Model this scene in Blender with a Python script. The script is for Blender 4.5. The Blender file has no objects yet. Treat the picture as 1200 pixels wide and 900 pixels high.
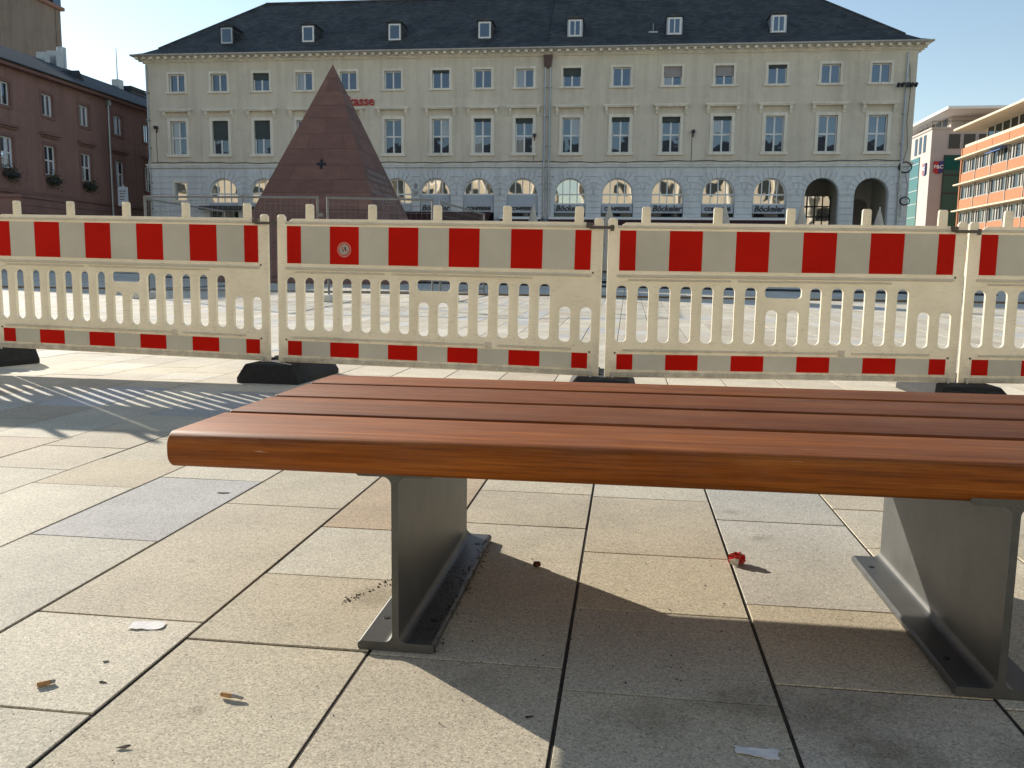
import bpy, bmesh, math, random
from mathutils import Matrix, Vector
R = math.radians
random.seed(7)
scene = bpy.context.scene
C = scene.collection

# ------------------------------------------------------------------ camera, sky, sun, exposure
CAM_H = 0.70
cam_d = bpy.data.cameras.new('camera'); cam = bpy.data.objects.new('camera', cam_d); C.objects.link(cam)
cam_d.sensor_width = 36.0; cam_d.lens = 30.0; cam_d.clip_start = 0.02; cam_d.clip_end = 3000
right = Vector((0.99088121, 0.13419991, 0.01203393)); down = Vector((0.0294481, -0.12854506, -0.99126635)); fwd = Vector((-0.13148095, 0.98258157, -0.13132482))
mw = Matrix.Identity(4)
for i in range(3):
    mw[i][0] = right[i]; mw[i][1] = -down[i]; mw[i][2] = -fwd[i]
mw.translation = (0, 0, CAM_H)
cam.matrix_world = mw
scene.camera = cam

SUN_EL = R(19.0)
SUN_AZ = Vector((-0.770, 0.638))                      # horizontal direction towards the sun
world = bpy.data.worlds.new('World'); scene.world = world; world.use_nodes = True
wn = world.node_tree; wn.nodes.clear()
sky = wn.nodes.new('ShaderNodeTexSky'); sky.sky_type = 'NISHITA'; sky.sun_disc = False
sky.sun_elevation = SUN_EL; sky.sun_rotation = math.atan2(SUN_AZ.x, SUN_AZ.y)
sky.air_density = 1.0; sky.dust_density = 0.1; sky.ozone_density = 0.1
bg = wn.nodes.new('ShaderNodeBackground'); bg.inputs[1].default_value = 0.095
wo = wn.nodes.new('ShaderNodeOutputWorld')
wn.links.new(sky.outputs[0], bg.inputs[0]); wn.links.new(bg.outputs[0], wo.inputs[0])
sun_d = bpy.data.lights.new('sun', 'SUN'); sun_d.energy = 4.25; sun_d.angle = R(0.53); sun_d.color = (1.0, 0.92, 0.80)
sun = bpy.data.objects.new('sun', sun_d); C.objects.link(sun)
sdir = Vector((SUN_AZ.x * math.cos(SUN_EL), SUN_AZ.y * math.cos(SUN_EL), math.sin(SUN_EL)))
sun.rotation_euler = sdir.to_track_quat('Z', 'Y').to_euler()
vs = scene.view_settings
vs.view_transform = 'Standard'; vs.look = 'None'; vs.gamma = 1.0; vs.use_curve_mapping = False; vs.exposure = 0.88

# ------------------------------------------------------------------ materials
def new_mat(name):
    m = bpy.data.materials.new(name); m.use_nodes = True
    nt = m.node_tree; b = nt.nodes['Principled BSDF']
    return m, nt, b
def N(nt, t, **k):
    n = nt.nodes.new(t)
    for a, v in k.items(): setattr(n, a, v)
    return n
def ramp(nt, stops):
    r = N(nt, 'ShaderNodeValToRGB')
    e = r.color_ramp.elements
    while len(e) < len(stops): e.new(0.5)
    for i, (p, c) in enumerate(stops):
        e[i].position = p; e[i].color = (*c, 1) if len(c) == 3 else c
    return r
def pos(nt, scale=(1, 1, 1), kind='Object'):
    tc = N(nt, 'ShaderNodeTexCoord'); mp = N(nt, 'ShaderNodeMapping'); mp.inputs['Scale'].default_value = scale
    if kind == 'World':
        g = N(nt, 'ShaderNodeNewGeometry'); nt.links.new(g.outputs['Position'], mp.inputs[0])
    else: nt.links.new(tc.outputs[kind], mp.inputs[0])
    return mp.outputs[0]
def noise(nt, vec, scale, detail=3, rough=0.55):
    n = N(nt, 'ShaderNodeTexNoise'); n.inputs['Scale'].default_value = scale; n.inputs['Detail'].default_value = detail; n.inputs['Roughness'].default_value = rough
    nt.links.new(vec, n.inputs['Vector']); return n.outputs['Fac']
def mixc(nt, fac, a, b, mode='MIX'):
    m = N(nt, 'ShaderNodeMix', data_type='RGBA', blend_type=mode)
    for s, v in ((m.inputs[0], fac), (m.inputs[6], a), (m.inputs[7], b)):
        if hasattr(v, 'is_linked'): nt.links.new(v, s)
        elif isinstance(v, (int, float)): s.default_value = v
        else: s.default_value = (*v, 1)
    return m.outputs[2]
def bump(nt, b, h, strength, dist):
    n = N(nt, 'ShaderNodeBump'); n.inputs['Strength'].default_value = strength; n.inputs['Distance'].default_value = dist
    nt.links.new(h, n.inputs['Height']); nt.links.new(n.outputs[0], b.inputs['Normal'])
def mult(c, k): return tuple(x * k for x in c)

def plain(name, col, rough=0.7, metal=0.0, stain=0.0, var=0.12, vscale=3.0, bscale=0, bstr=0.0, bdist=0.002, kind='World', spec=0.5, streak=False):
    m, nt, b = new_mat(name)
    v = pos(nt, (1, 1, 0.18) if streak else (1, 1, 1), kind)
    f = noise(nt, v, vscale, 5, 0.62)
    r = ramp(nt, [(0.30, mult(col, 1 - var)), (0.72, mult(col, 1 + var))]); nt.links.new(f, r.inputs[0])
    cc = r.outputs[0]
    if stain:
        f3 = noise(nt, pos(nt, (2.6, 2.6, 0.16), kind), 1.0, 6, 0.7); r3 = ramp(nt, [(0.42, (1, 1, 1)), (0.72, (1 - stain, 1 - stain * 1.05, 1 - stain * 1.15))]); nt.links.new(f3, r3.inputs[0]); cc = mixc(nt, 1.0, cc, r3.outputs[0], 'MULTIPLY')
        f4 = noise(nt, pos(nt, (1, 1, 1), kind), 0.33, 4, 0.8); r4 = ramp(nt, [(0.5, (1, 1, 1)), (0.53, (1 - stain * .35,) * 3), (0.62, (1 - stain * .35,) * 3), (0.65, (1, 1, 1))]); nt.links.new(f4, r4.inputs[0]); cc = mixc(nt, 1.0, cc, r4.outputs[0], 'MULTIPLY')
    nt.links.new(cc, b.inputs['Base Color'])
    b.inputs['Roughness'].default_value = rough; b.inputs['Metallic'].default_value = metal; b.inputs['Specular IOR Level'].default_value = spec
    if bscale: bump(nt, b, noise(nt, pos(nt, kind=kind), bscale, 4), bstr, bdist)
    return m

M = {}
M['stucco'] = plain('beige stucco', (0.66, 0.59, 0.475), 0.9, stain=0.16, var=0.06, vscale=0.55, bscale=30, bstr=0.25, bdist=0.01, streak=True)
M['trim'] = plain('pale stone trim', (0.80, 0.735, 0.62), 0.85, stain=0.18, var=0.08, vscale=1.2, streak=True)
M['lower'] = plain('bluish white ground floor paint', (0.65, 0.665, 0.67), 0.85, stain=0.18, var=0.06, vscale=0.7, bscale=25, bstr=0.2, bdist=0.01, streak=True)
M['white'] = plain('white window paint', (0.72, 0.72, 0.70), 0.45, var=0.04)
M['redwall'] = plain('dark red town hall render', (0.29, 0.165, 0.137), 0.9, stain=0.2, var=0.10, vscale=0.5, bscale=20, bstr=0.3, bdist=0.01, streak=True)
M['redstone'] = plain('red sandstone trim', (0.225, 0.125, 0.105), 0.88, var=0.16, vscale=1.3)
M['towerwall'] = plain('tower brown grey stone', (0.205, 0.172, 0.15), 0.9, stain=0.22, var=0.13, vscale=0.4, streak=True)
M['metal'] = plain('zinc metal', (0.38, 0.39, 0.40), 0.4, 0.7, var=0.1, vscale=4)
M['darkmetal'] = plain('dark metal', (0.05, 0.05, 0.052), 0.5, 0.5)
M['copper'] = plain('brown copper hopper', (0.10, 0.06, 0.05), 0.5, 0.4)
M['galv'] = plain('galvanised tube', (0.20, 0.20, 0.195), 0.6, 0.3, var=0.15, vscale=9)
M['awning'] = plain('maroon awning cloth', (0.045, 0.014, 0.018), 0.85, var=0.2, vscale=1.5)
M['canvas'] = plain('beige folded canvas', (0.55, 0.51, 0.43), 0.9, var=0.12, vscale=3)
M['black'] = plain('black lettering', (0.012, 0.012, 0.013), 0.5, var=0.1)
M['redletter'] = plain('red lettering', (0.42, 0.02, 0.02), 0.45, var=0.05)
M['pink'] = plain('pale red lettering', (0.45, 0.22, 0.24), 0.6, var=0.05)
M['interior'] = plain('arcade plaster', (0.66, 0.63, 0.57), 0.9, var=0.1, vscale=0.8)
M['blind'] = plain('dark green blind', (0.055, 0.07, 0.07), 0.7, var=0.1)
M['paleblind'] = plain('pale grey shutter', (0.34, 0.31, 0.30), 0.7, var=0.06)
M['signpanel'] = plain('grey blue sign board', (0.40, 0.43, 0.47), 0.6, var=0.06)
M['rubber'] = plain('black recycled rubber', (0.017, 0.017, 0.018), 0.85, var=0.35, vscale=30, bscale=160, bstr=0.6, bdist=0.004)
M['edging'] = plain('brown timber edging', (0.20, 0.13, 0.06), 0.8, var=0.3, vscale=6)
M['leafgreen'] = plain('dark green leaves', (0.025, 0.045, 0.022), 0.6, var=0.5, vscale=9)
M['pcwall'] = plain('light grey stone cladding', (0.43, 0.39, 0.365), 0.8, var=0.06, vscale=0.3)
M['cream'] = plain('cream render', (0.58, 0.50, 0.38), 0.85, var=0.06, vscale=0.4)
M['brick'] = plain('orange brick', (0.40, 0.165, 0.078), 0.88, var=0.10, vscale=2.0, bscale=14, bstr=0.3, bdist=0.02)
M['greyframe'] = plain('grey window metal', (0.30, 0.30, 0.28), 0.6, var=0.15, vscale=1.2)
M['signblue'] = plain('sign blue', (0.02, 0.035, 0.16), 0.4, var=0.03)
M['signred'] = plain('sign red', (0.40, 0.02, 0.03), 0.4, var=0.03)
M['blueawn'] = plain('blue awning', (0.03, 0.12, 0.36), 0.7, var=0.1)
M['paper'] = plain('white paper', (0.72, 0.70, 0.66), 0.8, var=0.08, vscale=30)
M['filter'] = plain('cigarette filter cork', (0.46, 0.24, 0.09), 0.8, var=0.25, vscale=300)
M['ash'] = plain('ash grey', (0.35, 0.33, 0.30), 0.9, var=0.3, vscale=300)
M['wrapper'] = plain('red foil wrapper', (0.55, 0.02, 0.015), 0.3, var=0.15, vscale=80)
M['crumb'] = plain('dark crumbs', (0.035, 0.022, 0.014), 0.9, var=0.4, vscale=90)
M['brownbit'] = plain('brown dried fruit', (0.11, 0.03, 0.015), 0.7, var=0.3, vscale=120)
M['bed'] = plain('dark joint sand', (0.040, 0.032, 0.023), 0.95, var=0.5, vscale=40)
M['stickerpink'] = plain('sticker pale ring', (0.60, 0.24, 0.19), 0.4, var=0.08, vscale=60)
M['stickergrey'] = plain('sticker grey', (0.42, 0.40, 0.35), 0.5, var=0.3, vscale=90)
M['steelbar'] = plain('weathered steel bar', (0.10, 0.09, 0.08), 0.45, 0.6, var=0.25, vscale=30)
M['bolt'] = plain('bright bolt', (0.55, 0.54, 0.50), 0.35, 0.6)

def glass(name, tint, refl, rough=0.02, wav=0.02, scale=1.2):
    m, nt, b = new_mat(name)
    b.inputs['Base Color'].default_value = (*tint, 1); b.inputs['Roughness'].default_value = 0.6; b.inputs['Specular IOR Level'].default_value = 0.0
    g = N(nt, 'ShaderNodeBsdfGlossy'); g.inputs['Roughness'].default_value = rough; g.inputs['Color'].default_value = (0.72, 0.84, 1.0, 1) if refl < 0.3 else (0.95, 0.95, 0.93, 1)
    bp = N(nt, 'ShaderNodeBump'); bp.inputs['Strength'].default_value = 1.0; bp.inputs['Distance'].default_value = wav
    oi = N(nt, 'ShaderNodeObjectInfo'); ad = N(nt, 'ShaderNodeVectorMath', operation='ADD')
    cmb = N(nt, 'ShaderNodeCombineXYZ'); ml = N(nt, 'ShaderNodeMath', operation='MULTIPLY'); ml.inputs[1].default_value = 90
    nt.links.new(oi.outputs['Random'], ml.inputs[0]); nt.links.new(ml.outputs[0], cmb.inputs[0]); nt.links.new(ml.outputs[0], cmb.inputs[2])
    nt.links.new(pos(nt, kind='World'), ad.inputs[0]); nt.links.new(cmb.outputs[0], ad.inputs[1])
    nt.links.new(noise(nt, ad.outputs[0], scale, 1), bp.inputs['Height']); nt.links.new(bp.outputs[0], g.inputs['Normal'])
    lw = N(nt, 'ShaderNodeFresnel'); lw.inputs['IOR'].default_value = 1.5
    mx = N(nt, 'ShaderNodeMath', operation='ADD', use_clamp=True); mx.inputs[1].default_value = refl
    nt.links.new(lw.outputs[0], mx.inputs[0])
    ms = N(nt, 'ShaderNodeMixShader'); nt.links.new(mx.outputs[0], ms.inputs[0]); nt.links.new(b.outputs[0], ms.inputs[1]); nt.links.new(g.outputs[0], ms.inputs[2])
    nt.links.new(ms.outputs[0], nt.nodes['Material Output'].inputs[0])
    return m
M['glass'] = glass('coated window glass', (0.022, 0.026, 0.032), 0.10, wav=0.006)
M['curtainglass'] = glass('window glass before a pale curtain', (0.30, 0.29, 0.27), 0.08, wav=0.006)
M['darkglass'] = glass('dark window glass', (0.016, 0.017, 0.018), 0.0, wav=0.006)
M['shopglass'] = glass('shop window glass', (0.05, 0.045, 0.035), 0.42, wav=0.010, scale=0.8)
M['greenglass'] = glass('green curtain glass', (0.02, 0.105, 0.09), 0.0, wav=0.006)

def slate():
    m, nt, b = new_mat('dark slate roofing')
    v = pos(nt, kind='World')
    br = N(nt, 'ShaderNodeTexBrick'); br.inputs['Scale'].default_value = 1.0; br.inputs['Brick Width'].default_value = 0.32; br.inputs['Row Height'].default_value = 0.14
    br.inputs['Mortar Size'].default_value = 0.012; br.inputs['Color1'].default_value = (0.047, 0.051, 0.054, 1); br.inputs['Color2'].default_value = (0.084, 0.088, 0.090, 1); br.inputs['Mortar'].default_value = (0.028, 0.029, 0.030, 1)
    sp = N(nt, 'ShaderNodeSeparateXYZ'); cb = N(nt, 'ShaderNodeCombineXYZ'); nt.links.new(v, sp.inputs[0])
    nt.links.new(sp.outputs[0], cb.inputs[0]); nt.links.new(sp.outputs[2], cb.inputs[1]); nt.links.new(cb.outputs[0], br.inputs['Vector'])
    f = noise(nt, v, 0.8, 5); r = ramp(nt, [(0.3, (0.7, 0.7, 0.72)), (0.7, (1.25, 1.22, 1.15))]); nt.links.new(f, r.inputs[0])
    nt.links.new(mixc(nt, 1.0, br.outputs['Color'], r.outputs[0], 'MULTIPLY'), b.inputs['Base Color'])
    b.inputs['Roughness'].default_value = 0.75; b.inputs['Specular IOR Level'].default_value = 0.25
    bump(nt, b, br.outputs['Fac'], -0.4, 0.02)
    return m
M['slate'] = slate()

def plastic():
    m, nt, b = new_mat('cream barrier plastic')
    v = pos(nt, kind='Object')
    f = noise(nt, v, 3.0, 6, 0.65)
    r = ramp(nt, [(0.25, (0.74, 0.69, 0.56)), (0.6, (0.84, 0.795, 0.67)), (0.85, (0.87, 0.83, 0.71))]); nt.links.new(f, r.inputs[0])
    sc = noise(nt, pos(nt, (1, 1, 6), 'Object'), 22, 3, 0.7); r2 = ramp(nt, [(0.56, (1, 1, 1)), (0.76, (0.74, 0.71, 0.66))]); nt.links.new(sc, r2.inputs[0])
    sz_ = N(nt, 'ShaderNodeSeparateXYZ'); nt.links.new(v, sz_.inputs[0]); mz_ = N(nt, 'ShaderNodeMapRange'); mz_.inputs['From Min'].default_value = 0.42; mz_.inputs['From Max'].default_value = 0.10; mz_.inputs['To Max'].default_value = 0.30; nt.links.new(sz_.outputs[2], mz_.inputs['Value'])
    mud = N(nt, 'ShaderNodeMath', operation='ADD'); nt.links.new(noise(nt, v, 14, 6, 0.75), mud.inputs[0]); nt.links.new(mz_.outputs[0], mud.inputs[1]); rm_ = ramp(nt, [(0.66, (0, 0, 0)), (0.92, (0.55, 0.55, 0.55))]); nt.links.new(mud.outputs[0], rm_.inputs[0])
    col = mixc(nt, 1.0, r.outputs[0], r2.outputs[0], 'MULTIPLY')
    col = mixc(nt, rm_.outputs[0], col, (0.36, 0.31, 0.23))
    nt.links.new(col, b.inputs['Base Color']); b.inputs['Roughness'].default_value = 0.48
    bump(nt, b, noise(nt, v, 120, 3), 0.08, 0.002)
    t = N(nt, 'ShaderNodeBsdfTranslucent'); nt.links.new(col, t.inputs[0])
    ms = N(nt, 'ShaderNodeMixShader'); ms.inputs[0].default_value = 0.32
    nt.links.new(b.outputs[0], ms.inputs[1]); nt.links.new(t.outputs[0], ms.inputs[2]); nt.links.new(ms.outputs[0], nt.nodes['Material Output'].inputs[0])
    return m
M['plastic'] = plastic()
def sheeting(name, c, rough):
    m, nt, b = new_mat(name)
    v = pos(nt, kind='World')
    f = noise(nt, v, 2.2, 5, 0.6); r = ramp(nt, [(0.3, mult(c, 0.88)), (0.7, mult(c, 1.10))]); nt.links.new(f, r.inputs[0])
    s = noise(nt, pos(nt, (1, 1, 3), 'World'), 30, 4, 0.7); r2 = ramp(nt, [(0.66, (0, 0, 0)), (0.74, (1, 1, 1))]); nt.links.new(s, r2.inputs[0])
    nt.links.new(mixc(nt, r2.outputs[0], r.outputs[0], mult(c, 0.75)), b.inputs['Base Color'])
    rr = ramp(nt, [(0.3, (rough * 0.8,) * 3), (0.7, (rough * 1.3,) * 3)]); nt.links.new(f, rr.inputs[0]); nt.links.new(rr.outputs[0], b.inputs['Roughness']); b.inputs['Specular IOR Level'].default_value = 0.07
    return m
M['redsheet'] = sheeting('red reflective sheeting', (0.55, 0.008, 0.003), 0.30)
M['whitesheet'] = sheeting('grey white reflective sheeting', (0.60, 0.565, 0.465), 0.4)

def wood():
    m, nt, b = new_mat('oiled red brown hardwood')
    oi = N(nt, 'ShaderNodeObjectInfo'); tc = N(nt, 'ShaderNodeTexCoord')
    cmb = N(nt, 'ShaderNodeCombineXYZ'); ml = N(nt, 'ShaderNodeMath', operation='MULTIPLY'); ml.inputs[1].default_value = 40
    nt.links.new(oi.outputs['Random'], ml.inputs[0]); nt.links.new(ml.outputs[0], cmb.inputs[1]); nt.links.new(ml.outputs[0], cmb.inputs[0])
    ad = N(nt, 'ShaderNodeVectorMath', operation='ADD'); nt.links.new(tc.outputs['Object'], ad.inputs[0]); nt.links.new(cmb.outputs[0], ad.inputs[1])
    mp = N(nt, 'ShaderNodeMapping'); mp.inputs['Scale'].default_value = (1.3, 26, 26); nt.links.new(ad.outputs[0], mp.inputs[0])
    f = noise(nt, mp.outputs[0], 2.2, 7, 0.66)
    mp2 = N(nt, 'ShaderNodeMapping'); mp2.inputs['Scale'].default_value = (4, 210, 210); nt.links.new(ad.outputs[0], mp2.inputs[0])
    g = noise(nt, mp2.outputs[0], 1.5, 4, 0.7)
    r = ramp(nt, [(0.20, (0.105, 0.027, 0.004)), (0.5, (0.205, 0.060, 0.009)), (0.80, (0.33, 0.115, 0.022))]); nt.links.new(f, r.inputs[0])
    r2 = ramp(nt, [(0.30, (0.55, 0.50, 0.45)), (0.55, (1.0, 1.0, 1.0)), (0.8, (1.12, 1.1, 1.06))]); nt.links.new(g, r2.inputs[0])
    c = mixc(nt, 1.0, r.outputs[0], r2.outputs[0], 'MULTIPLY')
    vo = noise(nt, mp.outputs[0], 0.35, 2); rv = ramp(nt, [(0.35, (0.85, 0.82, 0.80)), (0.65, (1.15, 1.15, 1.1))]); nt.links.new(vo, rv.inputs[0])
    c = mixc(nt, 1.0, c, rv.outputs[0], 'MULTIPLY')
    ro = ramp(nt, [(0.0, (0.84, 0.82, 0.80)), (1.0, (1.22, 1.20, 1.15))]); nt.links.new(oi.outputs['Random'], ro.inputs[0]); c = mixc(nt, 1.0, c, ro.outputs[0], 'MULTIPLY')
    mp3 = N(nt, 'ShaderNodeMapping'); mp3.inputs['Scale'].default_value = (9, 160, 160); nt.links.new(ad.outputs[0], mp3.inputs[0])
    sc_ = noise(nt, mp3.outputs[0], 1.0, 2, 0.5); rs_ = ramp(nt, [(0.735, (0, 0, 0)), (0.76, (1, 1, 1))]); nt.links.new(sc_, rs_.inputs[0])
    c = mixc(nt, rs_.outputs[0], c, (0.42, 0.24, 0.13))
    du = noise(nt, ad.outputs[0], 5.0, 5, 0.7); rd = ramp(nt, [(0.42, (0, 0, 0)), (0.75, (0.09, 0.09, 0.09))]); nt.links.new(du, rd.inputs[0])
    c = mixc(nt, rd.outputs[0], c, (0.40, 0.30, 0.22))
    nt.links.new(c, b.inputs['Base Color'])
    b.inputs['Specular IOR Level'].default_value = 0.14
    rr = ramp(nt, [(0.3, (0.52,) * 3), (0.7, (0.66,) * 3)]); nt.links.new(g, rr.inputs[0]); nt.links.new(rr.outputs[0], b.inputs['Roughness'])
    bump(nt, b, g, 0.25, 0.0012)
    return m
M['wood'] = wood()
def ironpaint():
    m, nt, b = new_mat('dark micaceous steel paint')
    v = pos(nt, kind='World')
    f = noise(nt, v, 9, 6, 0.7); r = ramp(nt, [(0.3, (0.072, 0.075, 0.072)), (0.7, (0.118, 0.120, 0.112))]); nt.links.new(f, r.inputs[0])
    sp = noise(nt, v, 700, 2); r2 = ramp(nt, [(0.4, (0.85,) * 3), (0.7, (1.2,) * 3)]); nt.links.new(sp, r2.inputs[0])
    nt.links.new(mixc(nt, 1.0, r.outputs[0], r2.outputs[0], 'MULTIPLY'), b.inputs['Base Color'])
    b.inputs['Metallic'].default_value = 0.35; b.inputs['Roughness'].default_value = 0.42
    bump(nt, b, sp, 0.12, 0.0008)
    return m
M['iron'] = ironpaint()

def paving(name, attr=True, far=False):
    m, nt, b = new_mat(name)
    v = pos(nt, kind='World')
    if attr:
        a = N(nt, 'ShaderNodeAttribute'); a.attribute_name = 'tone'; base = a.outputs['Color']
    else:
        br = N(nt, 'ShaderNodeTexBrick'); br.inputs['Scale'].default_value = 1.0; br.inputs['Brick Width'].default_value = 0.6; br.inputs['Row Height'].default_value = 0.36
        br.inputs['Mortar Size'].default_value = 0.004; br.inputs['Color1'].default_value = (0.52, 0.465, 0.36, 1); br.inputs['Color2'].default_value = (0.46, 0.415, 0.33, 1); br.inputs['Mortar'].default_value = (0.2, 0.17, 0.13, 1)
        nt.links.new(v, br.inputs['Vector']); base = br.outputs['Color']
    # exposed aggregate: pale and dark grains
    vo = N(nt, 'ShaderNodeTexVoronoi'); vo.inputs['Scale'].default_value = 330; nt.links.new(v, vo.inputs['Vector'])
    sp = N(nt, 'ShaderNodeSeparateColor'); nt.links.new(vo.outputs['Color'], sp.inputs[0])
    rg = ramp(nt, [(0.0, (0.62, 0.60, 0.58)), (0.25, (0.92, 0.91, 0.89)), (0.7, (1.06, 1.05, 1.02)), (1.0, (1.32, 1.32, 1.30))]); nt.links.new(sp.outputs[0], rg.inputs[0])
    c = mixc(nt, 1.0, base, rg.outputs[0], 'MULTIPLY')
    f1 = noise(nt, v, 3.5, 5, 0.65); r1 = ramp(nt, [(0.3, (0.86, 0.85, 0.84)), (0.65, (1.06, 1.05, 1.03))]); nt.links.new(f1, r1.inputs[0])
    c = mixc(nt, 1.0, c, r1.outputs[0], 'MULTIPLY')
    # dirt stains: blotches with their own outline
    f2 = noise(nt, v, 7.0, 6, 0.75); r2 = ramp(nt, [(0.63, (1, 1, 1)), (0.80, (0.58, 0.56, 0.53))]); nt.links.new(f2, r2.inputs[0])
    c = mixc(nt, 1.0, c, r2.outputs[0], 'MULTIPLY')
    vg = N(nt, 'ShaderNodeTexVoronoi'); vg.inputs['Scale'].default_value = 4.2; nt.links.new(v, vg.inputs['Vector'])
    sg_ = N(nt, 'ShaderNodeSeparateColor'); nt.links.new(vg.outputs['Color'], sg_.inputs[0])
    thr = N(nt, 'ShaderNodeMath', operation='MULTIPLY'); nt.links.new(sg_.outputs[1], thr.inputs[0]); thr.inputs[1].default_value = 0.075
    lt = N(nt, 'ShaderNodeMath', operation='SUBTRACT'); nt.links.new(thr.outputs[0], lt.inputs[0]); nt.links.new(vg.outputs['Distance'], lt.inputs[1])
    rg2 = ramp(nt, [(0.0, (1, 1, 1)), (0.03, (0.70, 0.69, 0.67))]); nt.links.new(lt.outputs[0], rg2.inputs[0]); c = mixc(nt, 1.0, c, rg2.outputs[0], 'MULTIPLY')
    if attr:
        for sx_, sy_, sr_ in ((-0.245, 1.375, .055), (0.05, 1.30, .07), (0.20, 1.36, .08), (0.36, 1.33, .13), (0.42, 1.22, .10), (0.62, 1.26, .10), (0.33, 2.52, .035), (0.37, 2.28, .04), (-0.52, 1.70, .07), (-0.66, 1.205, .022)):
            ds = N(nt, 'ShaderNodeVectorMath', operation='DISTANCE'); nt.links.new(v, ds.inputs[0]); ds.inputs[1].default_value = (sx_, sy_, 0)
            nn = N(nt, 'ShaderNodeMath', operation='MULTIPLY_ADD'); nt.links.new(f2, nn.inputs[0]); nn.inputs[1].default_value = sr_ * 2.4; nt.links.new(ds.outputs['Value'], nn.inputs[2])
            rs = ramp(nt, [(0.0, (0.60, 0.58, 0.54)), (1.0, (1, 1, 1))]); mr = N(nt, 'ShaderNodeMapRange'); mr.inputs['From Min'].default_value = sr_ * .9; mr.inputs['From Max'].default_value = sr_ * 2.3
            nt.links.new(nn.outputs[0], mr.inputs['Value']); nt.links.new(mr.outputs[0], rs.inputs[0]); c = mixc(nt, 1.0, c, rs.outputs[0], 'MULTIPLY')
    nt.links.new(c, b.inputs['Base Color']); b.inputs['Roughness'].default_value = 0.82; b.inputs['Specular IOR Level'].default_value = 0.28
    h = noise(nt, v, 330, 4, 0.7)
    bump(nt, b, h, 0.5, 0.0022)
    return m
M['paving'] = paving('exposed aggregate concrete slab')
M['plaza'] = paving('distant plaza paving', attr=False)

def sandstone():
    m, nt, b = new_mat('weathered red sandstone blocks')
    v = pos(nt, kind='World')
    oi = N(nt, 'ShaderNodeObjectInfo')
    r0 = ramp(nt, [(0.0, (0.150, 0.084, 0.070)), (0.5, (0.180, 0.100, 0.082)), (1.0, (0.212, 0.118, 0.096))]); nt.links.new(oi.outputs['Random'], r0.inputs[0])
    f = noise(nt, pos(nt, (1, 1, 2.5), 'World'), 2.2, 6, 0.7); r1 = ramp(nt, [(0.3, (0.82, 0.82, 0.84)), (0.7, (1.14, 1.12, 1.1))]); nt.links.new(f, r1.inputs[0])
    nt.links.new(mixc(nt, 1.0, r0.outputs[0], r1.outputs[0], 'MULTIPLY'), b.inputs['Base Color'])
    b.inputs['Roughness'].default_value = 0.9
    bump(nt, b, noise(nt, v, 25, 5), 0.4, 0.01)
    return m
M['sandstone'] = sandstone()
M['sandjoint'] = plain('dark sandstone joint', (0.105, 0.058, 0.048), 0.95)

# ------------------------------------------------------------------ mesh helpers
class MB:
    def __init__(s): s.v = []; s.f = []; s.sm = []
    def add(s, vs_, fs_, smooth=False):
        o = len(s.v); s.v += [tuple(p) for p in vs_]; s.f += [tuple(i + o for i in f) for f in fs_]; s.sm += [smooth] * len(fs_); return s
    def box(s, x0, x1, y0, y1, z0, z1):
        return s.add([(x0, y0, z0), (x1, y0, z0), (x1, y1, z0), (x0, y1, z0), (x0, y0, z1), (x1, y0, z1), (x1, y1, z1), (x0, y1, z1)],
                     [(3, 2, 1, 0), (4, 5, 6, 7), (0, 1, 5, 4), (1, 2, 6, 5), (2, 3, 7, 6), (3, 0, 4, 7)])
    def prism(s, prof, axis, a, b):                       # profile of (p, q) extruded along axis
        n = len(prof)
        def P(p, q, t): return {'x': (t, p, q), 'y': (p, t, q), 'z': (p, q, t)}[axis]
        vv = [P(p, q, a) for p, q in prof] + [P(p, q, b) for p, q in prof]
        ff = [tuple(range(n))[::-1], tuple(range(n, 2 * n))] + [(i, (i + 1) % n, (i + 1) % n + n, i + n) for i in range(n)]
        return s.add(vv, ff)
    def tube(s, pts, r, n=8, caps=True):
        pts = [Vector(p) for p in pts]; rings = []
        for i, p in enumerate(pts):
            d = (pts[min(i + 1, len(pts) - 1)] - pts[max(i - 1, 0)]).normalized()
            u = d.cross(Vector((0, 0, 1)) if abs(d.z) < 0.9 else Vector((1, 0, 0))).normalized(); w = d.cross(u)
            rings.append([p + (u * math.cos(2 * math.pi * k / n) + w * math.sin(2 * math.pi * k / n)) * (r[i] if isinstance(r, (list, tuple)) else r) for k in range(n)])
        vv = [q for rg in rings for q in rg]
        ff = [(i * n + k, i * n + (k + 1) % n, (i + 1) * n + (k + 1) % n, (i + 1) * n + k) for i in range(len(pts) - 1) for k in range(n)]
        s.add(vv, ff, True)
        if caps: s.add(rings[0], [tuple(range(n))]); s.add(rings[-1], [tuple(range(n))[::-1]])
        return s
    def mesh(s, name):
        me = bpy.data.meshes.new(name); me.from_pydata(s.v, [], s.f); me.polygons.foreach_set('use_smooth', s.sm); me.update()
        bm = bmesh.new(); bm.from_mesh(me); bmesh.ops.recalc_face_normals(bm, faces=bm.faces); bm.to_mesh(me); bm.free()
        return me
    def build(s, name, mat, parent=None, bevel=0, seg=2):
        return link(name, s.mesh(name), mat, parent, bevel, seg)
def link(name, me, mat, parent=None, bevel=0, seg=2):
    if mat is not None:
        me.materials.clear(); me.materials.append(M[mat] if isinstance(mat, str) else mat)
    o = bpy.data.objects.new(name, me); C.objects.link(o)
    if parent is not None: o.parent = parent
    if bevel:
        b = o.modifiers.new('edge', 'BEVEL'); b.width = bevel; b.segments = seg; b.limit_method = 'ANGLE'; b.angle_limit = R(35)
    return o
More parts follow.
